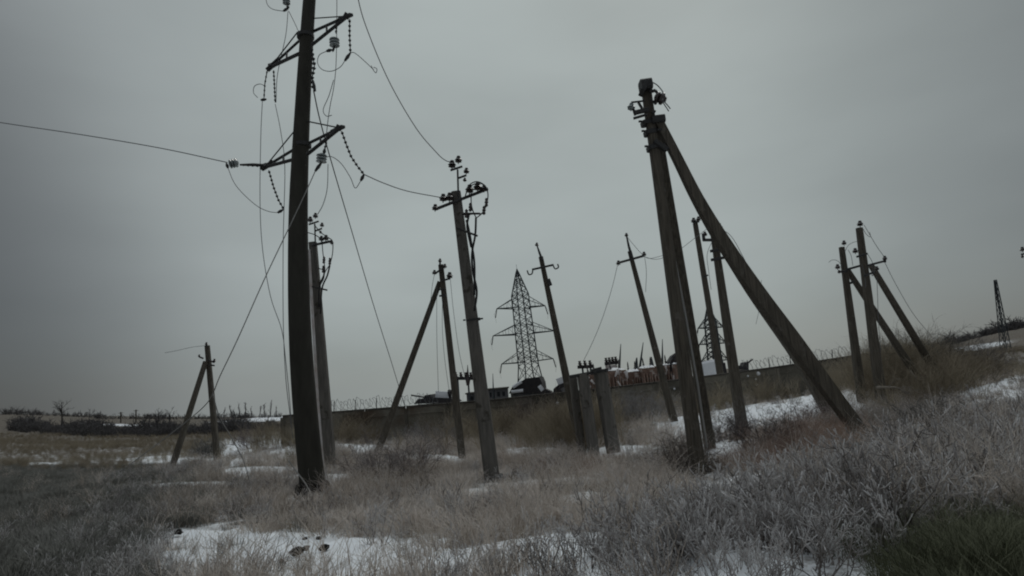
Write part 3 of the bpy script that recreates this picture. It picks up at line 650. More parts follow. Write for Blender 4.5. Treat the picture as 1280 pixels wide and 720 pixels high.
# narrow lattice mast on the right hillside
def mast(top, base, d, label):
    t = P(*top,d); b = P(*base,d); b.z = gz(b.x,b.y); T = thing('lattice_mast', b, label, 'lattice mast'); ax = (t-b); H_ = ax.length; ax.normalize()
    e1 = Vector((1,0.3,0)).normalized(); e2 = Vector((-0.3,1,0)).normalized()
    c = lambda f,k: b+ax*H_*f+(e1*((1,-1,-1,1)[k])+e2*((1,1,-1,-1)[k]))*(0.34*(1-f)+0.15)*(1.25 if f < 0.05 else 1)
    mb = MB()
    for k in range(4): mb.tube([c(0,k),c(1,k)], 0.08, 4)
    mb.build('tower_leg','lattice',T); mb = MB(); nl = 12
    for i in range(nl):
        for k in range(4): mb.tube([c(i/nl,k),c((i+1)/nl,(k+1)%4)], 0.06, 3); mb.tube([c((i+1)/nl,k),c((i+1)/nl,(k+1)%4)], 0.05, 3)
    mb.build('bracing','lattice',T)
    mb = MB(); mb.beam(c(0.78,0)-ax*0.8, c(0.78,0)+ax*2.4, 0.30, 0.30); mb.build('antenna_box','iron',T)
    mb = MB(); mb.box(b+Vector((0,0,0.05)), 4.2, 2.6, 0.9); mb.build('footing','black',T)
mast((1244,350),(1258,441),120,'narrow lattice mast alone on the snowy hillside at right')

# ------------------------------------------------------------------ substation yard behind the wall
def gpt(px, py, d): p = P(px, py, d); p.z = gz(p.x, p.y); return p
def pxm(n, d): return n*d/F
def rusty_unit(x0, x1, top, d, label, white=False, seed=0):
    rr = random.Random(seed); c = gpt((x0+x1)/2, top, d); zt = P((x0+x1)/2, top, d).z; w = pxm(x1-x0, d); h = zt-c.z
    T = thing('burnt_transformer', c, label, 'transformer', 'rusty transformers behind the wall')
    mb = MB(); mb.box((c.x,c.y,c.z+h*0.46), w*0.9, 1.6, h*0.92, 0.05); mb.build('tank', 'rustiron', T)
    nf = 6
    for k in range(nf):
        x = c.x - w*0.42 + w*0.84*k/(nf-1); mb = MB(); mb.beam((x,c.y-1.0,c.z+h*0.35),(x+rr.uniform(-.05,.05),c.y-1.0,c.z+h*rr.uniform(0.78,0.86)), 0.09, 0.34); mb.build('radiator_fin', 'rustiron', T)
    mb = MB(); mb.tube([(c.x-w*0.5,c.y-0.7,c.z+h*0.88),(c.x+w*0.5,c.y-0.7,c.z+h*0.88)], 0.13, 8); mb.build('header_pipe', 'rustiron', T)
    # lumpy snow on top
    mb = MB(); nx, ny = 9, 5; vs = []
    for i in range(nx+1):
        for j in range(ny+1):
            u, v_ = i/nx, j/ny; e = min(u,1-u,v_,1-v_)
            vs.append((c.x+(u-0.5)*w*0.95, c.y+(v_-0.5)*1.7, c.z+h*0.93+min(1,e*6)*(-0.06+0.26*rr.random())))
    fs = [(i*(ny+1)+j,(i+1)*(ny+1)+j,(i+1)*(ny+1)+j+1,i*(ny+1)+j+1) for i in range(nx) for j in range(ny)]
    mb.add(vs, fs); mb.build('snow_cap', 'snow', T, smooth=True)
    for k in range(2):
        x = c.x+(k-0.5)*w*0.45; mb = MB(); mb.lathe((x,c.y,c.z+h), (rr.uniform(-.15,.15),0,1), [(-0.2,0.04),(0,0.08),(0.08,0.04),(0.16,0.07),(0.24,0.04),(0.32,0.06),(0.4,0.03),(0.5,0.02)], 8); mb.build('bushing', 'porcelain', T)
    if white:
        for k in range(6):
            x = rr.uniform(-0.45,0.45); z_ = rr.uniform(0.72,0.95); mb = MB(); cc = Vector((c.x+x*w, c.y-1.3, c.z+h*z_)); mb.tube([cc, cc+Vector((rr.uniform(-.3,.3),0,-rr.uniform(.2,.6)))], [rr.uniform(.06,.14), 0.05], 6); mb.build('pale_pipe', 'whitep', T, smooth=True)
rusty_unit(756,780,458,46,'rusty unit draped in pale bent pipes right of the twin stout posts', True, 1)
rusty_unit(780,799,460,47,'dark rusty unit beneath the tallest left lightning rod', False, 2)
rusty_unit(799,818,455,46,'reddish rusty unit in the middle of the row behind the wall', False, 3)
rusty_unit(818,837,452,47,'rusty unit crossed by the foot of the leaning spike pole', True, 4)
rusty_unit(838,858,450,46,'last rusty unit of the row touching the large strutted pole', False, 5)
rusty_unit(730,747,463,46,'rusty unit glimpsed between the twin stout posts', True, 6)
def rod(x0, y0, x1, y1, d, label, r=0.07):
    b = P(x1,y1,d); t = P(x0,y0,d); g = gpt(x1,y1,d); T = thing('lightning_rod', g, label, 'lightning rod', 'lightning rods behind the wall')
    mb = MB(); mb.tube([g, b], r*2.0, 6); mb.build('mast', 'greybld', T)
    mb = MB(); mb.tube([b, b.lerp(t,0.5), t], [r*1.5,r,r*0.4], 6); mb.build('spike', 'lattice', T)
rod(776,430,774,464,52,'tall thin rod above the pale pipes behind the wall')
rod(804,428,800,458,52,'slanting thin rod above the middle of the rusty row')
rod(828,424,828,456,56,'faint thin rod right of the leaning spike pole')
rod(796,447,795,460,50,'short stubby rod left of the slanting rod', 0.12)
rod(814,446,815,458,50,'short stubby rod right of the slanting rod', 0.12)
rod(616,467,617,500,52,'thin rod with a small knob left of the large lattice pylon', 0.05)
def switch(x0, x1, y, slope, d, n_, label, legs, white=False, tall=None):
    c = gpt((x0+x1)/2, y, d); T = thing('switchgear_frame', c, label, 'switchgear', 'insulator frames behind the wall')
    mb = MB(); mb.beam(P(x0,y,d), P(x1,y-slope,d), 0.26, 0.30); mb.build('beam', 'black', T)
    for k in range(n_):
        t = (k+0.5)/n_; p = P(x0+(x1-x0)*t, y-slope*t-3, d); mb = MB(); mb.lathe(p, (-0.1,0,1), [(-0.2,0.12),(-0.05,0.17),(0.0,0.10),(0.1,0.17),(0.16,0.08),(0.3,0.12)], 8); mb.build('insulator', 'porcelain', T)
    if tall:
        mb = MB(); a = P(tall[0],tall[2],d); b = P(tall[0]-0.5,tall[1],d); mb.tube([a,a.lerp(b,.3),a.lerp(b,.5),b],[0.12,0.22,0.10,0.02],8); mb.build('arrester', 'porcelain', T)
    for x in legs:
        p = P(x, y, d); g = gpt(x, y, d); mb = MB(); mb.beam(g, p, 0.14, 0.14); mb.build('leg', 'lattice', T)
    if white:
        mb = MB(); p = P((x0+x1)/2, y+5, d); mb.box(p, pxm(abs(x1-x0)*0.8,d), 0.6, pxm(7,d)); mb.build('snowy_cabinet', 'whitep', T)
switch(567,592,473,0,50,4,'insulator frame seen just left of the riser cable pole', (572,585), tall=(585,456,482))
switch(722,741,459,1,49,3,'small frame with three insulators above the left stout post', (728,738))
switch(756,772,455,2,51,4,'black four knobbed frame with white cabinet right of the stout posts', (758,770), white=True)
def lump(parent, c, sx, sy, sz, m, name, seed=0, sides=10, rough=0.25):
    rr = random.Random(seed); mb = MB(); rings = 6; vs = []
    for i in range(rings+1):
        ph = math.pi*i/rings/1.0
        for k in range(sides):
            th = 2*math.pi*k/sides; q = 1+rr.uniform(-rough,rough)
            vs.append((c[0]+sx*math.sin(ph)*math.cos(th)*q, c[1]+sy*math.sin(ph)*math.sin(th)*q, c[2]+sz*math.cos(ph)*(q if 0<i<rings else 1)))
    fs = [(i*sides+k,(i+1)*sides+k,(i+1)*sides+(k+1)%sides,i*sides+(k+1)%sides) for i in range(rings) for k in range(sides)]
    mb.add(vs, fs); return mb.build(name, m, parent) if parent is not None else mb
# black sagging roof with snow at the foot of the pylon
d = 60; c = gpt(657,485,d); T = thing('collapsed_shed', c, 'black sagging shed roof with snow below the large lattice pylon', 'shed')
mb = MB(); pr = [(636,492),(640,484),(650,478),(657,473),(674,471),(677,478),(679,492)]
fr = [P(x,y,d) for x,y in pr]; bk = [p+Vector((0.6,5,0)) for p in fr]; m_ = len(pr)
mb.add(fr+bk, [tuple(range(m_)), tuple(range(2*m_-1,m_-1,-1))]+[(i,(i+1)%m_,m_+(i+1)%m_,m_+i)[::-1] for i in range(m_)]); mb.build('roof', 'black', T)
mb = MB(); mb.box((c.x,c.y+2.5,(c.z+fr[0].z)/2-0.02), pxm(38,d), 4.6, fr[0].z-c.z); mb.build('wall', 'greybld', T)
for a, b, z_ in (((641,484),(652,477),0.10),((639,490),(654,488),0.12)):
    mb = MB(); mb.beam(P(*a,d-0.08), P(*b,d-0.08), 0.30, 0.45, ch=0.3); mb.build('snow_patch', 'snow', T)
d = 55; c = gpt(600,495,d); T = thing('low_building', c, 'low grey building behind the wall left of the pylon', 'building')
for x0, x1, y0 in ((583,604,493),(606,616,488),(618,634,487)):
    a = P(x0,y0,d); b = P(x1,y0-1,d); g = c.z; mb = MB(); mb.box(((a.x+b.x)/2, d+2, (a.z+g)/2), b.x-a.x, 4, a.z-g); mb.build('wall', 'greybld', T)
    mb = MB(); mb.box(((a.x+b.x)/2, d+2, a.z+0.06), b.x-a.x+0.2, 4.3, 0.12); mb.build('roof', 'coping', T)
    for k in range(2):
        x = a.x+(b.x-a.x)*(0.3+0.4*k); mb = MB(); mb.box((x, d-0.01, a.z-0.42), (b.x-a.x)*0.22, 0.06, 0.40); mb.build('window', 'darkwin', T)
# dark wrecks
def wreck(poly, d, depth, label, extra=(), wheels=(), snow=()):
    cx = sum(p[0] for p in poly)/len(poly); c = gpt(cx, poly[0][1], d); T = thing('burnt_vehicle', c, label, 'wreck', 'burnt vehicles behind the wall')
    fr = [P(x,y,d) for x,y in poly]; bk = [p+Vector((0.2,depth,0)) for p in fr]; m_ = len(poly); mb = MB()
    mb.add(fr+bk, [tuple(range(m_)), tuple(range(2*m_-1,m_-1,-1))]+[(i,(i+1)%m_,m_+(i+1)%m_,m_+i)[::-1] for i in range(m_)]); mb.build('body', 'black', T)
    lo = min(p.z for p in fr); mb = MB(); mb.box((c.x,d+depth/2,(lo+c.z)/2), (max(p.x for p in fr)-min(p.x for p in fr))*0.9, depth*0.9, max(0.3,lo-c.z)); mb.build('chassis', 'black', T)
    for a, b, r in extra: mb = MB(); mb.tube([P(*a,d+depth*0.3), P(*b,d+depth*0.1)], r, 6); mb.build('bar', 'black', T)
    for x, y, r in wheels: mb = MB(); p = P(x,y,d-0.05); mb.lathe(p, (0,1,0), [(-0.15,r*0.6),(-0.12,r),(0.12,r),(0.15,r*0.6)], 14); mb.build('wheel', 'black', T); mb = MB(); mb.lathe(p+Vector((0,-0.17,0)), (0,1,0), [(-0.03,r*0.45),(0.03,r*0.45)], 10); mb.build('rim', 'greybld', T)
    for a, b, w in snow: mb = MB(); mb.beam(P(*a,d-0.02)+Vector((0,0.5,0)), P(*b,d-0.02)+Vector((0,0.5,0)), 1.0, 0.12); mb.build('snow_patch', 'snow', T)
wreck([(517,505),(522,499),(529,498),(531,494),(539,493),(541,497),(564,498),(570,503)], 48, 3, 'low black wreck with a thin bar pointing left behind the wall', extra=(((514,494),(533,497),0.06),((562,505),(562,488),0.16)), snow=(((543,497),(560,498),0.1),))
wreck([(691,492),(692,486),(698,481),(706,478),(713,477),(716,491)], 50, 2.6, 'rounded black wreck left of the twin stout posts', wheels=((704,487,0.42),), snow=(((698,481),(706,478),0.1),))
wreck([(674,496),(676,490),(681,486),(688,489),(692,494)], 50, 2.0, 'small black scrap heap right of the collapsed shed', snow=(((677,490),(681,487),.1),))
wreck([(838,470),(838,452),(843,444),(856,436),(860,441),(858,470)], 46, 2.2, 'dark bent cab frame beside the large strutted pole', extra=(((838,452),(843,444),0.10),((843,444),(858,437),0.12)))
wreck([(921,462),(924,457),(929,458),(931,453),(936,452),(936,462)], 50, 1.5, 'small dark scrap at the wall top right of the slim pole', extra=(((933,455),(941,449),0.06),))
d = 48; c = gpt(892,468,d); T = thing('snowy_slab', c, 'tilted slab under snow at the foot of the slim pole behind the wall', 'slab')
mb = MB(); mb.beam(P(876,470,d), P(908,466,d), 1.6, 0.28); mb.build('slab', 'black', T)
mb = MB(); mb.beam(P(877,465,d), P(900,460,d), 1.5, 0.45, ch=0.4); mb.build('snow_cap', 'snow', T)


# ------------------------------------------------------------------ vegetation
def rv(rr, s): return Vector((rr.gauss(0,s), rr.gauss(0,s), rr.gauss(0,s)))
def grow(mb, rr, p, d, L_, r, depth, sides=3, spread=0.5, nkid=3, seg=4, droop=0.0, bend=0.12, tip0=0.0):
    pts = [p]; q = p; dd = d.normalized()
    for i in range(seg):
        dd = (dd + rv(rr, bend) - Vector((0,0,droop*(i+1)/seg))).normalized(); q = q + dd*(L_/seg); pts.append(q)
    rad = [r*(1-0.75*i/seg) for i in range(seg+1)]
    mb.tube(pts, rad, sides, tips=[min(1.0, tip0 + (0.6*i/seg if depth == 0 else 0.15*i/seg)) for i in range(seg+1)], cap=False)
    if depth > 0:
        for k in range(nkid):
            t = rr.uniform(0.3, 1.0); i = min(int(t*seg), seg-1); b = pts[i].lerp(pts[i+1], t*seg-i)
            ax = (pts[i+1]-pts[i]).normalized(); side = rv(rr,1); side = (side-ax*side.dot(ax)).normalized()
            grow(mb, rr, b, ax*(1-spread)+side*spread+Vector((0,0,0.15)), L_*rr.uniform(0.35,0.6), max(r*0.55,0.0012), depth-1, sides, spread, nkid, max(2,seg-1), droop, bend, tip0+0.25)
def weed(seed, h, stems, kid, spread=0.6, r=0.004, base=0.12, lean=0.35, depth=1, droop=0.05):
    rr = random.Random(seed); mb = MB()
    for i in range(stems):
        a = rr.uniform(0,6.283); p = Vector((math.cos(a)*base*rr.random(), math.sin(a)*base*rr.random(), -0.03)); d = Vector((math.cos(a)*lean*rr.random(), math.sin(a)*lean*rr.random(), 1))
        grow(mb, rr, p, d, h*rr.uniform(0.55,1.05), r, depth, 3, spread, kid, 4, droop)
    return mb
def twiggy(seed, h):
    rr = random.Random(seed); mb = MB()
    for i in range(rr.randint(5,9)):
        a = rr.uniform(0,6.283); q = Vector((math.cos(a)*0.14*rr.random(), math.sin(a)*0.14*rr.random(), -0.03)); l = h*rr.uniform(0.45,1.1)
        dd = Vector((math.cos(a)*0.45*rr.random(), math.sin(a)*0.45*rr.random(), 1)).normalized(); pts = [q]; ns = 6
        for k in range(ns):
            dd = (dd+rv(rr,0.16)).normalized(); q = q+dd*l/ns; pts.append(q)
        mb.tube(pts, [0.0060*(1-0.6*k/ns) for k in range(ns+1)], 3, tips=[0.5*(k/ns)**2 for k in range(ns+1)], cap=False)
        for k in range(rr.randint(7,12)):
            t = rr.uniform(0.25,1.0)*ns; j = min(int(t),ns-1); b = pts[j].lerp(pts[j+1], t-j); ax = (pts[j+1]-pts[j]).normalized(); sd_ = rv(rr,1); sd_ = (sd_-ax*sd_.dot(ax)).normalized()
            L2 = rr.uniform(0.04,0.15); m1 = b+(ax*0.6+sd_*0.8)*L2*0.5; m2 = m1+(ax*0.9+sd_*0.45+rv(rr,0.15))*L2*0.5
            mb.tube([b,m1,m2], [0.0026,0.0032,0.0040], 3, tips=[0.1,0.5,1.0], cap=False)
    return mb
def grasstuft(seed, h, blades, base=0.10, lean=0.6, w=0.004):
    rr = random.Random(seed); mb = MB()
    for i in range(blades):
        a = rr.uniform(0,6.283); rad = base*math.sqrt(rr.random()); p = Vector((math.cos(a)*rad, math.sin(a)*rad, -0.03)); a2 = a+rr.gauss(0,0.6)
        d = Vector((math.cos(a2), math.sin(a2), 0)); l = h*rr.uniform(0.5,1.1); le = lean*rr.uniform(0.2,1.2); s_ = Vector((-d.y,d.x,0))*w*rr.uniform(0.7,1.3)
        ps = []
        for k in range(4):
            t = k/3; ps.append(p + d*(le*l*t*t) + Vector((0,0,l*(t-0.25*le*t*t))))
        vs = []; tp = []
        for k, q in enumerate(ps):
            ww = (1-k/3.3); vs += [q-s_*ww, q+s_*ww]; tp += [k/3*0.6]*2
        mb.add(vs, [(2*k,2*k+1,2*k+3,2*k+2) for k in range(3)], tp)
    return mb
def variants(cname, mbs, m):
    c = bpy.data.collections.new(cname)
    for i, mb in enumerate(mbs):
        me = bpy.data.meshes.new('%s_%02d' % (cname,i)); me.from_pydata(mb.v, [], mb.f); at = me.attributes.new('tip','FLOAT','POINT'); at.data.foreach_set('value', mb.tip); me.materials.append(m)
        o = bpy.data.objects.new('%s_%02d' % (cname,i), me); c.objects.link(o)
    return c
def scatter(name, coll, nvar, pos, scl, tint, tilt=0.12):
    n_ = len(pos); me = bpy.data.meshes.new(name); me.vertices.add(n_); me.vertices.foreach_set('co', np.asarray(pos, np.float32).ravel())
    a = me.attributes.new('rot','FLOAT_VECTOR','POINT'); r_ = np.stack([rng.normal(0,tilt,n_), rng.normal(0,tilt,n_), rng.uniform(0,6.283,n_)],1).astype(np.float32); a.data.foreach_set('vector', r_.ravel())
    a = me.attributes.new('scl','FLOAT','POINT'); a.data.foreach_set('value', np.asarray(scl, np.float32))
    a = me.attributes.new('idx','INT','POINT'); a.data.foreach_set('value', rng.integers(0,nvar,n_).astype(np.int32))
    a = me.attributes.new('tint','FLOAT','POINT'); a.data.foreach_set('value', np.clip(tint,0,1).astype(np.float32))
    o = bpy.data.objects.new(name, me); COL.objects.link(o); o['kind'] = 'stuff'
    ng = bpy.data.node_groups.new(name+'_nodes', 'GeometryNodeTree')
    ng.interface.new_socket('Geometry', in_out='INPUT', socket_type='NodeSocketGeometry'); ng.interface.new_socket('Geometry', in_out='OUTPUT', socket_type='NodeSocketGeometry')
    n = ng.nodes; gi = n.new('NodeGroupInput'); go = n.new('NodeGroupOutput'); ip = n.new('GeometryNodeInstanceOnPoints'); ci = n.new('GeometryNodeCollectionInfo')
    ci.inputs['Collection'].default_value = coll; ci.inputs['Separate Children'].default_value = True; ci.inputs['Reset Children'].default_value = True
    def na(nm, ty):
        k = n.new('GeometryNodeInputNamedAttribute'); k.data_type = ty; k.inputs['Name'].default_value = nm; return k.outputs['Attribute']
    er = n.new('FunctionNodeEulerToRotation'); l = ng.links.new
    l(gi.outputs[0], ip.inputs['Points']); l(ci.outputs[0], ip.inputs['Instance']); ip.inputs['Pick Instance'].default_value = True
    l(na('idx','INT'), ip.inputs['Instance Index']); l(na('rot','FLOAT_VECTOR'), er.inputs[0]); l(er.outputs[0], ip.inputs['Rotation']); l(na('scl','FLOAT'), ip.inputs['Scale'])
    l(ip.outputs[0], go.inputs[0])
    md = o.modifiers.new('instances','NODES'); md.node_group = ng
    return o
def fbm(x, y, s, o=0.0):
    return np.array([mnoise.noise(Vector((a*s+o, b*s-o, o))) + 0.5*mnoise.noise(Vector((a*s*2.1+o, b*s*2.1, o+5))) for a, b in zip(x, y)])
def sample(n_, y0, y1, power=1.0, margin=0.12):
    # points over the ground wedge the photo looks at, with a margin to either side
    t = rng.random(n_); y = (y0**power + t*(y1**power-y0**power))**(1/power)
    half = 0.86*y+2.5; x = (rng.random(n_)*2-1)*half*(1+margin)
    z = height(x, y); return x, y, z
def clear_poles(x, y, r=0.2):
    k = np.ones(len(x), bool)
    c = G(385, 695, 7.9); k &= ((x-c.x)/0.9)**2+((y-c.y)/0.9)**2 > 1
    # trodden ground round the pole feet
    for px, py, d, w in ((391,614,DA,0.5),(616,604,16,0.4),(413,586,20,0.4),(876,596,DE,0.45),(1084,552,12.5,0.45),(888,563,14.6,0.35),(928,542,22,0.4),(578,574,24,0.4),(727,562,22,0.4),(750,571,20,0.9)):
        p = P(px,py,d); k &= ~((np.abs(x-p.x) < w) & (y > p.y-1.5) & (y < p.y+0.3) & (rng.random(len(x)) < 0.93))
    return k
GREY = twig_mat('frosted_weed_stems', (0.07,0.056,0.046), (0.30,0.27,0.25), (0.66,0.66,0.66), 0.9, inst=True)
TAN = twig_mat('dead_grass_blades', (0.30,0.255,0.21), (0.58,0.50,0.425), (0.72,0.70,0.67), 0.8, inst=True)
DGRN = twig_mat('dark_winter_grass', (0.10,0.102,0.085), (0.21,0.21,0.19), (0.42,0.42,0.41), 0.35, inst=True)
REDW = twig_mat('red_brown_weeds', (0.16,0.115,0.10), (0.33,0.235,0.18), (0.4,0.33,0.29), 0.3, inst=True)
OLV = twig_mat('olive_brown_weeds', (0.15,0.12,0.08), (0.33,0.285,0.20), (0.40,0.38,0.35), 0.35, inst=True)
cG = variants('frosted_weed', [twiggy(i, 0.5) for i in range(8)], GREY)
cT = variants('dead_grass', [grasstuft(20+i, 0.36, 75, 0.20, 1.0, 0.0055) for i in range(6)], TAN)
cT2 = variants('dead_weed', [weed(40+i, 0.5, 12, 4, 0.55, 0.0034, 0.16, 0.5) for i in range(5)], TAN)
cD = variants('dark_grass', [grasstuft(60+i, 0.34, 85, 0.20, 0.9, 0.005) for i in range(5)], DGRN)
GRN = twig_mat('green_winter_grass', (0.085,0.092,0.055), (0.17,0.175,0.12), (0.2,0.22,0.16), 0.3, inst=True)
cN = variants('green_blades', [grasstuft(160+i, 0.30, 90, 0.20, 0.9, 0.004) for i in range(5)], GRN)
cR = variants('red_weed', [weed(80+i, 0.5, 16, 5, 0.5, 0.0036, 0.2, 0.5) for i in range(4)], REDW)
cO = variants('olive_weed', [weed(90+i, 1.0, 16, 6, 0.5, 0.007, 0.25, 0.35) for i in range(5)], OLV)
def ell(px, py, cx, cy, rx, ry, a=0):
    a = math.radians(a); dx = px-cx; dy = py-cy; p = dx*math.cos(a)+dy*math.sin(a); q = -dx*math.sin(a)+dy*math.cos(a)
    return np.exp(-((p/rx)**2+(q/ry)**2))
# foreground frosted weeds: a bank that is densest at lower right
x, y, z = sample(26000, 2.6, 15, 1.5)
px, py = proj(x, y, z); sn = snow_amt(x, y, z); f = fbm(x, y, 0.9, 2)
line = 700 - (px-560)*0.26
dens = np.clip((px-400)/220, 0, 1)*np.clip((py-line-2)/42, 0, 1)
dens = np.maximum(dens, 0.25*np.clip((230-px)/80,0,1)*np.clip((py-640)/40,0,1))
dens *= np.clip(0.6+1.5*f+0.9*fbm(x,y,2.2,7), 0.05, 1.5)*(1-0.82*np.clip(sn*1.2,0,1))
dens *= 1-np.clip(ell(px,py,1290,750,130,100)*1.2,0,0.85)
dens *= 1-0.9*ell(px,py,1070,565,55,22,-5)
dens = np.maximum(dens, 0.45*ell(px,py,175,700,45,26))
keep = (rng.random(len(x)) < dens*(0.25+0.30*np.clip((6.5-y)/1.5,0,1))) & (y > 3.4+1.1*np.clip((px-1000)/150,0,1)) & clear_poles(x,y)
d_ = np.sqrt(x*x+y*y); sc = rng.uniform(0.65,1.45,len(x))*np.clip(0.8+0.35*(px-600)/600,0.65,1.15)*np.clip(y/6.5,0.65,1)
scatter('frosted_weeds', cG, 8, np.stack([x,y,z],1)[keep], sc[keep], (np.where(rng.random(len(x)) < 0.45, 0.1, 0.75)+0.25*f+rng.normal(0,0.15,len(x)))[keep])
# middle distance dead grass, tan grey
x, y, z = sample(52000, 5, 46, 1.35)
px, py = proj(x, y, z); sn = snow_amt(x, y, z); f = fbm(x, y, 0.5, 9)
wy = np.interp(x, [wall_top(q[0]).x for q in WL], [wall_top(q[0]).y for q in WL], left=80, right=80)
dens = np.clip(0.8+0.9*f, 0.1, 1)*(1-np.clip(sn*2.0,0,0.97))*(y < wy-0.4)*(1-0.72*np.clip((px-500)/150,0,1)*np.clip((py-690+(px-560)*0.26)/40,0,1))*(py > 480)
tanz = np.clip((px-180)/160,0,1)
keep = (rng.random(len(x)) < dens*0.5*tanz) & clear_poles(x,y)
scatter('dead_grass', cT, 6, np.stack([x,y,z],1)[keep], rng.uniform(0.6,1.3,len(x))[keep], (0.45+0.5*f+rng.normal(0,0.2,len(x)))[keep])
keepd = (rng.random(len(x)) < dens*0.85*(1-tanz*0.97)) 
scatter('dark_grass', cD, 5, np.stack([x,y,z],1)[keepd], rng.uniform(0.5,1.1,len(x))[keepd], (0.45+0.5*f+rng.normal(0,0.2,len(x)))[keepd])
# taller dead weeds among the grass
x, y, z = sample(22000, 3.8, 40, 1.5)
px, py = proj(x, y, z); sn = snow_amt(x, y, z); f = fbm(x, y, 0.35, 4)
wy = np.interp(x, [wall_top(q[0]).x for q in WL], [wall_top(q[0]).y for q in WL], left=60, right=60)
dens = np.clip(0.35+1.6*f, 0.04, 1)*(1-np.clip(sn*1.5,0,0.93))*(y < wy-0.5)*np.clip((px-150)/200,0.1,1)
keep = (rng.random(len(x)) < dens*0.55) & clear_poles(x,y)
scatter('dead_weeds', cT2, 5, np.stack([x,y,z],1)[keep], rng.uniform(0.7,1.5,len(x))[keep], (0.3+0.5*f+rng.normal(0,0.2,len(x)))[keep])
# frost-tipped weeds sprinkled over the middle distance and poking through the snow
x, y, z = sample(9000, 6, 32, 1.4); px, py = proj(x, y, z); sn = snow_amt(x,y,z); f = fbm(x, y, 0.6, 31)
wy = np.interp(x, [wall_top(q[0]).x for q in WL], [wall_top(q[0]).y for q in WL], left=60, right=60)
keep = (rng.random(len(x)) < np.clip(0.25+1.2*f,0.03,0.8)*(1-0.75*np.clip(sn*1.3,0,1))) & (y < wy-1) & (px > 120) & clear_poles(x,y)
scatter('frosted_sprigs', cG, 8, np.stack([x,y,z],1)[keep], rng.uniform(0.5,1.2,len(x))[keep], rng.random(len(x))[keep], 0.25)
# small dark dead stems standing in the snow
x, y, z = sample(16000, 5, 34, 1.4); px, py = proj(x, y, z); sn = snow_amt(x,y,z)
keep = (rng.random(len(x)) < 0.14*np.clip(sn*1.5,0,1)) & clear_poles(x,y)
scatter('dark_stems', cO, 5, np.stack([x,y,z],1)[keep], rng.uniform(0.12,0.38,len(x))[keep], rng.random(len(x))[keep]*0.4, 0.35)
# reddish weeds
x, y, z = sample(30000, 9, 30, 1.5); px, py = proj(x, y, z)
dens = np.maximum.reduce([ell(px,py,985,572,60,24,-8), ell(px,py,1045,552,34,18), 0.25*ell(px,py,690,590,60,14)])
keep = (rng.random(len(x)) < dens*0.75) & clear_poles(x,y)
scatter('red_brown_weeds', cR, 4, np.stack([x,y,z],1)[keep], rng.uniform(0.5,1.1,len(x))[keep], (0.35+0.5*(px>1010)+rng.normal(0,0.2,len(x)))[keep], 0.25)
# brush along the foot of the wall and on the right bank
x, y, z = sample(60000, 20, 60, 1.2); px, py = proj(x, y, z); f = fbm(x, y, 0.25, 14)
wy = np.interp(x, [wall_top(q[0]).x for q in WL], [wall_top(q[0]).y for q in WL]); dw = wy-y
inx = (x > wall_top(353).x-1) & (x < wall_top(1176).x+1)
dens = inx*(dw > 0.35)*np.exp(-np.clip(dw,0,9)/1.6)*np.clip(0.8+1.2*f,0.1,1)
dens = np.maximum(dens, 0.75*ell(px,py,1160,470,75,26,-8)*(dw>0.35))
dens = np.maximum(dens, 0.5*ell(px,py,700,545,40,20)*(dw>0.35))
snp = snow_amt(x,y,z); dens *= 1-0.93*np.clip(snp*1.3,0,1)*np.clip((dw-0.8)/0.8,0,1)
keep = rng.random(len(x)) < dens*0.8
scatter('wall_brush', cO, 5, np.stack([x,y,z],1)[keep], (rng.uniform(0.7,1.7,len(x))*(1+0.45*f))[keep], (0.4+0.7*f+rng.normal(0,0.2,len(x)))[keep])
# dark green grass at the lower right corner
x, y, z = sample(20000, 3, 7, 1.2); px, py = proj(x, y, z)
keep = rng.random(len(x)) < ell(px,py,1280,730,120,72)*0.7
scatter('green_grass', cN, 5, np.stack([x,y,z],1)[keep], rng.uniform(0.6,1.2,len(x))[keep], rng.uniform(0,0.6,len(x))[keep])
# low grass continuing on the right hillside and the left meadow
x, y, z = sample(42000, 40, 150, 1.1); px, py = proj(x, y, z); f = fbm(x, y, 0.1, 21); sn = snow_amt(x,y,z)
keep = (rng.random(len(x)) < np.clip(0.5+1.2*f,0.05,1)*(1-np.clip(sn*1.4,0,1))) & ((px > 1130)|(px < 370))
scatter('hillside_grass', cO, 5, np.stack([x,y,z],1)[keep], rng.uniform(0.3,0.7,len(x))[keep], (0.5+0.5*f)[keep])
# ---- shrubs as things
def shrub(px, py, d, h, wd, label, c1, c2, seed, n_=60, frost=0.35, kid=5, lean=1.0, depth=2, r=0.010, name='shrub', group='bare shrubs'):
    rr = random.Random(seed); g = gpt(px, py, d); mb = MB()
    for i in range(n_):
        a = rr.uniform(0,6.283); rad = wd*0.28*math.sqrt(rr.random()); p = g+Vector((math.cos(a)*rad, math.sin(a)*rad, -0.05)); d_ = Vector((math.cos(a)*lean*rr.random(), math.sin(a)*lean*rr.random(), 1))
        grow(mb, rr, p, d_, h*rr.uniform(0.55,1.0), r, depth, 3, 0.6, kid, 4, 0.12, 0.16)
    m = twig_mat('twigs_'+name, c1, c2, (0.42,0.42,0.43), frost)
    return single(mb, name, m, g, label, 'shrub', group)
BR = (0.055,0.042,0.036); 
shrub(490,612,16.5,1.25,3.2,'large dark tangled shrub between the slender cable pole and the grey riser pole',(0.10,0.07,0.06),(0.1,0.07,0.06),1,85,r=0.011,lean=1.5,frost=0.7,kid=4)
shrub(858,585,12.9,0.85,0.9,'brown weedy bush hugging the left foot of the large strutted pole',(0.10,0.08,0.06),BR,2,50)
shrub(962,585,13.5,1.15,1.8,'sparse twiggy shrub between the large strutted pole and the big strut foot',BR,BR,3,22,kid=6)
shrub(1030,535,20,1.0,1.5,'dark reddish shrub at the foot of the inner strut',(0.085,0.05,0.042),BR,4,60)
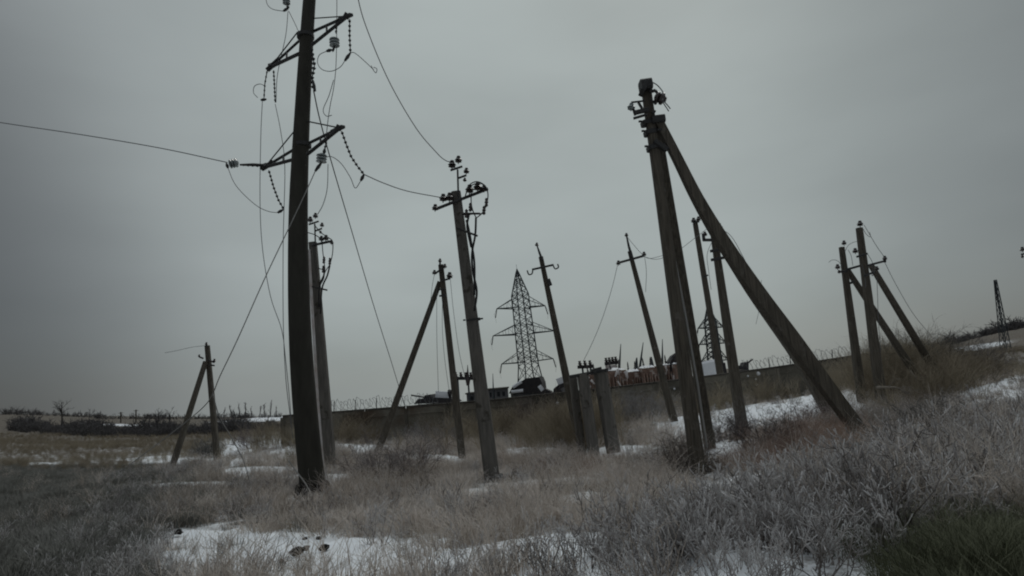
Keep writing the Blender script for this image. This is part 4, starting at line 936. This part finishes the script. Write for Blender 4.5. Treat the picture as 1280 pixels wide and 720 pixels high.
shrub(1150,480,30,2.3,4.5,'dark olive bush at the strut feet of the right pole pair',(0.055,0.05,0.035),BR,5,90,r=0.018)
shrub(1195,468,33,2.2,4.5,'dark brown bush at the right end of the wall',(0.06,0.045,0.038),BR,6,90,r=0.018)
shrub(1165,555,10.5,0.8,1.4,'low dark bush in the frosted weeds below the right pole pair',(0.05,0.045,0.035),BR,7,60)
shrub(680,562,34,2.1,3.4,'reddish brown bush against the wall left of the leaning hooked pole',(0.095,0.06,0.045),BR,8,80,r=0.016)
shrub(540,572,30,1.3,3.0,'frosty low bush right behind the dark tangled shrub',(0.12,0.11,0.10),BR,9,60,frost=0.8,r=0.012)
shrub(812,560,28,1.4,3.0,'frosted bush right of the twin stout posts',(0.12,0.11,0.10),BR,10,70,frost=0.8,r=0.012)
shrub(700,592,18,0.5,0.9,'small bare twigs beside the foot of the riser pole',BR,BR,11,14)
shrub(640,603,15.5,0.5,0.5,'tiny dark sprigs just right of the riser pole foot',BR,BR,12,10)
shrub(313,562,55,2.0,3.0,'purplish bush on the snow right of the distant A frame pole',(0.085,0.06,0.06),BR,13,50,r=0.02)
shrub(258,560,48,1.6,1.2,'narrow dark bush beside the distant A frame pole',(0.04,0.04,0.035),BR,14,60,r=0.02)
shrub(905,560,15.5,0.8,1.2,'brown bush right of the rear strut foot',(0.09,0.075,0.06),BR,15,40)
shrub(1100,552,14,0.75,2.6,'grey brown bush under the taller pole of the right pair',(0.24,0.215,0.185),(0.2,0.18,0.155),16,120)
shrub(1200,530,13,0.8,3.0,'grey brown bush on the bank at the right',(0.24,0.215,0.185),(0.2,0.18,0.155),17,120)
shrub(1010,430+38,39.5+3,1.6+1.2,2.0,'thin bare bush sticking up above the wall right of the big strut',BR,BR,18,14,r=0.02)
# ---- fallen branches
def branch(l, d, r, label, seed):
    rr = random.Random(seed); pts = catmull(PX(l,d),5); mb = MB(); mb.tube(pts, [r*(1-0.7*i/len(pts)) for i in range(len(pts))], 6)
    for k in range(7):
        i = rr.randrange(3,len(pts)-1); grow(mb, rr, pts[i], (pts[i]-pts[i-1]).normalized()+rv(rr,0.5)+Vector((0,0,0.2)), rr.uniform(0.3,0.7), r*0.4, 1, 3, 0.5, 3)
    m = twig_mat('pale_bark', (0.22,0.20,0.175), (0.22,0.20,0.175), (0.4,0.4,0.4), 0.2)
    return single(mb, 'fallen_branch', m, pts[0], label, 'branch', 'fallen branches')
branch([(1096,484),(1110,484),(1122,485),(1134,493)], 23.0, 0.05, 'pale forked branch lying left of the struts of the right pole pair', 1)
branch([(1138,464),(1146,474),(1154,480),(1162,486)], 25.5, 0.05, 'pale thin branch leaning along the strut foot of the right pole pair', 2)
branch([(1120,518),(1132,514),(1142,515),(1152,522)], 17, 0.03, 'short curved branch in the weeds below the right pole pair', 3)
branch([(700,604),(708,598),(716,608),(722,612)], 17, 0.025, 'small dark twig lying on the snow right of the riser pole', 4)
# ---- dark clods on the near snow
for i, (cx, cy, s_, lb) in enumerate(((372,704,0.085,'biggest dark clod on the near snow'),(383,698,0.05,'small dark clod just right of the biggest clod'),(405,698,0.065,'round dark clod at the right of the near snow'),(399,684,0.04,'small clod near the grass edge above the round clod'),(381,684,0.035,'tiny clod near the grass edge above the biggest clod'),(223,676,0.07,'dark clod alone at the left of the near snow'),(352,715,0.035,'tiny clod at the lower picture edge'),(320,663,0.03,'tiny clod at the upper edge of the near snow'))):
    # walk the view ray to the ground
    d0 = 4.0
    while d0 < 14:
        p = P(cx, cy, d0)
        if p.z <= gz(p.x,p.y): break
        d0 += 0.02
    mb = lump(None, (p.x,p.y,p.z+s_*0.35), s_, s_*0.8, s_*0.55, 'clod', 'clod', i, 8, 0.3); mb.v = [(a_,b_,c_+0.10) for a_,b_,c_ in mb.v]; single(mb, 'clod', 'clod', p+Vector((0,0,0.10)), lb, 'clod', 'dark clods on the snow')
# ---- trees
def tree(px, py, d, hpx, label, seed, spread=0.45, n_=3, narrow=False, r=None, group='bare trees far off'):
    rr = random.Random(seed); g = gpt(px, py, d); h = pxm(hpx, d); T = thing('bare_tree', g, label, 'tree', group)
    r = r or h*0.042; mb = MB(); pts = [g-Vector((0,0,0.3))]; q = g; dd = Vector((rr.uniform(-.05,.05),0,1)); 
    for i in range(5): dd = (dd+rv(rr,0.06)).normalized(); q = q+dd*h*0.17; pts.append(q)
    mb.tube(pts, [r*(1-0.13*i) for i in range(6)], 6); mb.build('trunk', TM, T)
    mb = MB()
    for i in range(16 if not narrow else 14):
        t = rr.uniform(0.25,1.0)*5; k = min(int(t),4); b = pts[k].lerp(pts[k+1], t-k); a = rr.uniform(0,6.283); sp = spread
        grow(mb, rr, b, Vector((math.cos(a)*sp, math.sin(a)*sp, 1 if narrow else 0.75)), h*rr.uniform(0.2,0.38)*(0.7 if narrow else 1), r*0.35, 2, 3, 0.45, 3, 3, 0, 0.15)
    mb.build('crown', TM, T)
TM = twig_mat('bare_tree_bark', (0.085,0.08,0.078), (0.085,0.08,0.078), (0.25,0.25,0.26), 0.3)  # bark colour lightened evenly in place of distance haze
tree(78,523,180,32,'forked bare tree standing alone on the far left skyline',1,0.6)
tree(196,545,150,28,'bare tree at the near edge of the dark hedgerow left',2,0.6); tree(214,543,155,24,'slightly smaller bare tree beside it in the dark hedgerow',3,0.6)
tree(48,516,260,8,'small bushy tree on the left skyline',4,0.8)
names = ['leftmost','second','third','fourth','fifth','sixth','seventh','eighth','ninth']
for i, x_ in enumerate((280,290,300,308,315,324,331,338,346)): tree(x_, 520, 420, 13+((i*5)%4)*2, 'slender poplar on the far skyline, %s of the row left of the mast' % names[i], 10+i, 0.15, narrow=True, group='poplars on the skyline')
tree(335,560,60,22,'small dark leafless tree before the left end of the wall',5,0.5)
for i, (x_, hp, lb) in enumerate(((1162,26,'bare tree rising behind the wall end'),(1177,30,'taller bare tree beyond the wall end'),(1148,20,'low bare tree behind the right end of the wall'),(1130,14,'small bare crown just above the wall near the right pole pair'),(1096,12,'tiny bare crown above the wall left of the taller right pole'))):
    tree(x_, 450, 58, hp*0.75, lb, 40+i, 0.38)
# distant telegraph posts on the left
for x_, lb in ((170,'thin dark post on the far left skyline'),(151,'faint shorter post on the far left skyline')):
    d = 300; g = gpt(x_, 522, d); t_ = P(x_, 512 if x_ == 170 else 515, d); T = thing('distant_post', g, lb, 'post', 'posts on the skyline'); mb = MB(); mb.tube([g, t_], 0.3, 5); mb.build('shaft', 'wood', T); mb = MB(); mb.beam(t_+Vector((-1.2,0,-0.5)), t_+Vector((1.2,0,-0.5)), 0.2, 0.2); mb.build('crossarm', 'wood', T)
# hedgerows: bare brush one reads as a mass
def hedge(name, pts, dens, hpx, jitter, seed):
    rr = random.Random(seed); mb = MB()
    for (ax, ay, ad), (bx, by, bd) in zip(pts, pts[1:]):
        n_ = int(abs(bx-ax)*dens)
        for k in range(n_):
            t = rr.random(); d = (ad+(bd-ad)*t)*(1+rr.uniform(-jitter,jitter)); g = gpt(ax+(bx-ax)*t, ay+(by-ay)*t, d); h = pxm(hpx*rr.uniform(0.3,1.0)**1.3*(1.15+0.35*math.sin((ax+(bx-ax)*t)*0.071)+0.25*math.sin((ax+(bx-ax)*t)*0.31+seed)), d)
            for q in range(4):
                a = rr.uniform(0,6.283); grow(mb, rr, g+Vector((rr.gauss(0,h*0.2),rr.gauss(0,h*0.2),-0.2)), Vector((math.cos(a)*0.5,math.sin(a)*0.5,1)), h*rr.uniform(0.5,1), h*0.05, 1, 3, 0.6, 5, 3, 0, 0.2)
    o = mb.build(name, TM); o['kind'] = 'stuff'; return o
hedge('hedgerow', [(18,532,190),(60,536,170),(130,541,150),(240,543,145),(345,541,140)], 6.0, 12, 0.13, 3)
hedge('skyline_brush', [(0,519,560),(60,520,500),(130,523,420),(240,522,420),(350,521,420)], 1.0, 7, 0.04, 6)
hedge('hilltop_treeline', [(1180,434,288),(1225,424,300),(1262,415,315),(1300,407,330)], 2.2, 11, 0.02, 9)
hedge('hill_shoulder_brush', [(1178,445,120),(1195,442,150),(1230,434,220)], 1.0, 5, 0.05, 12)
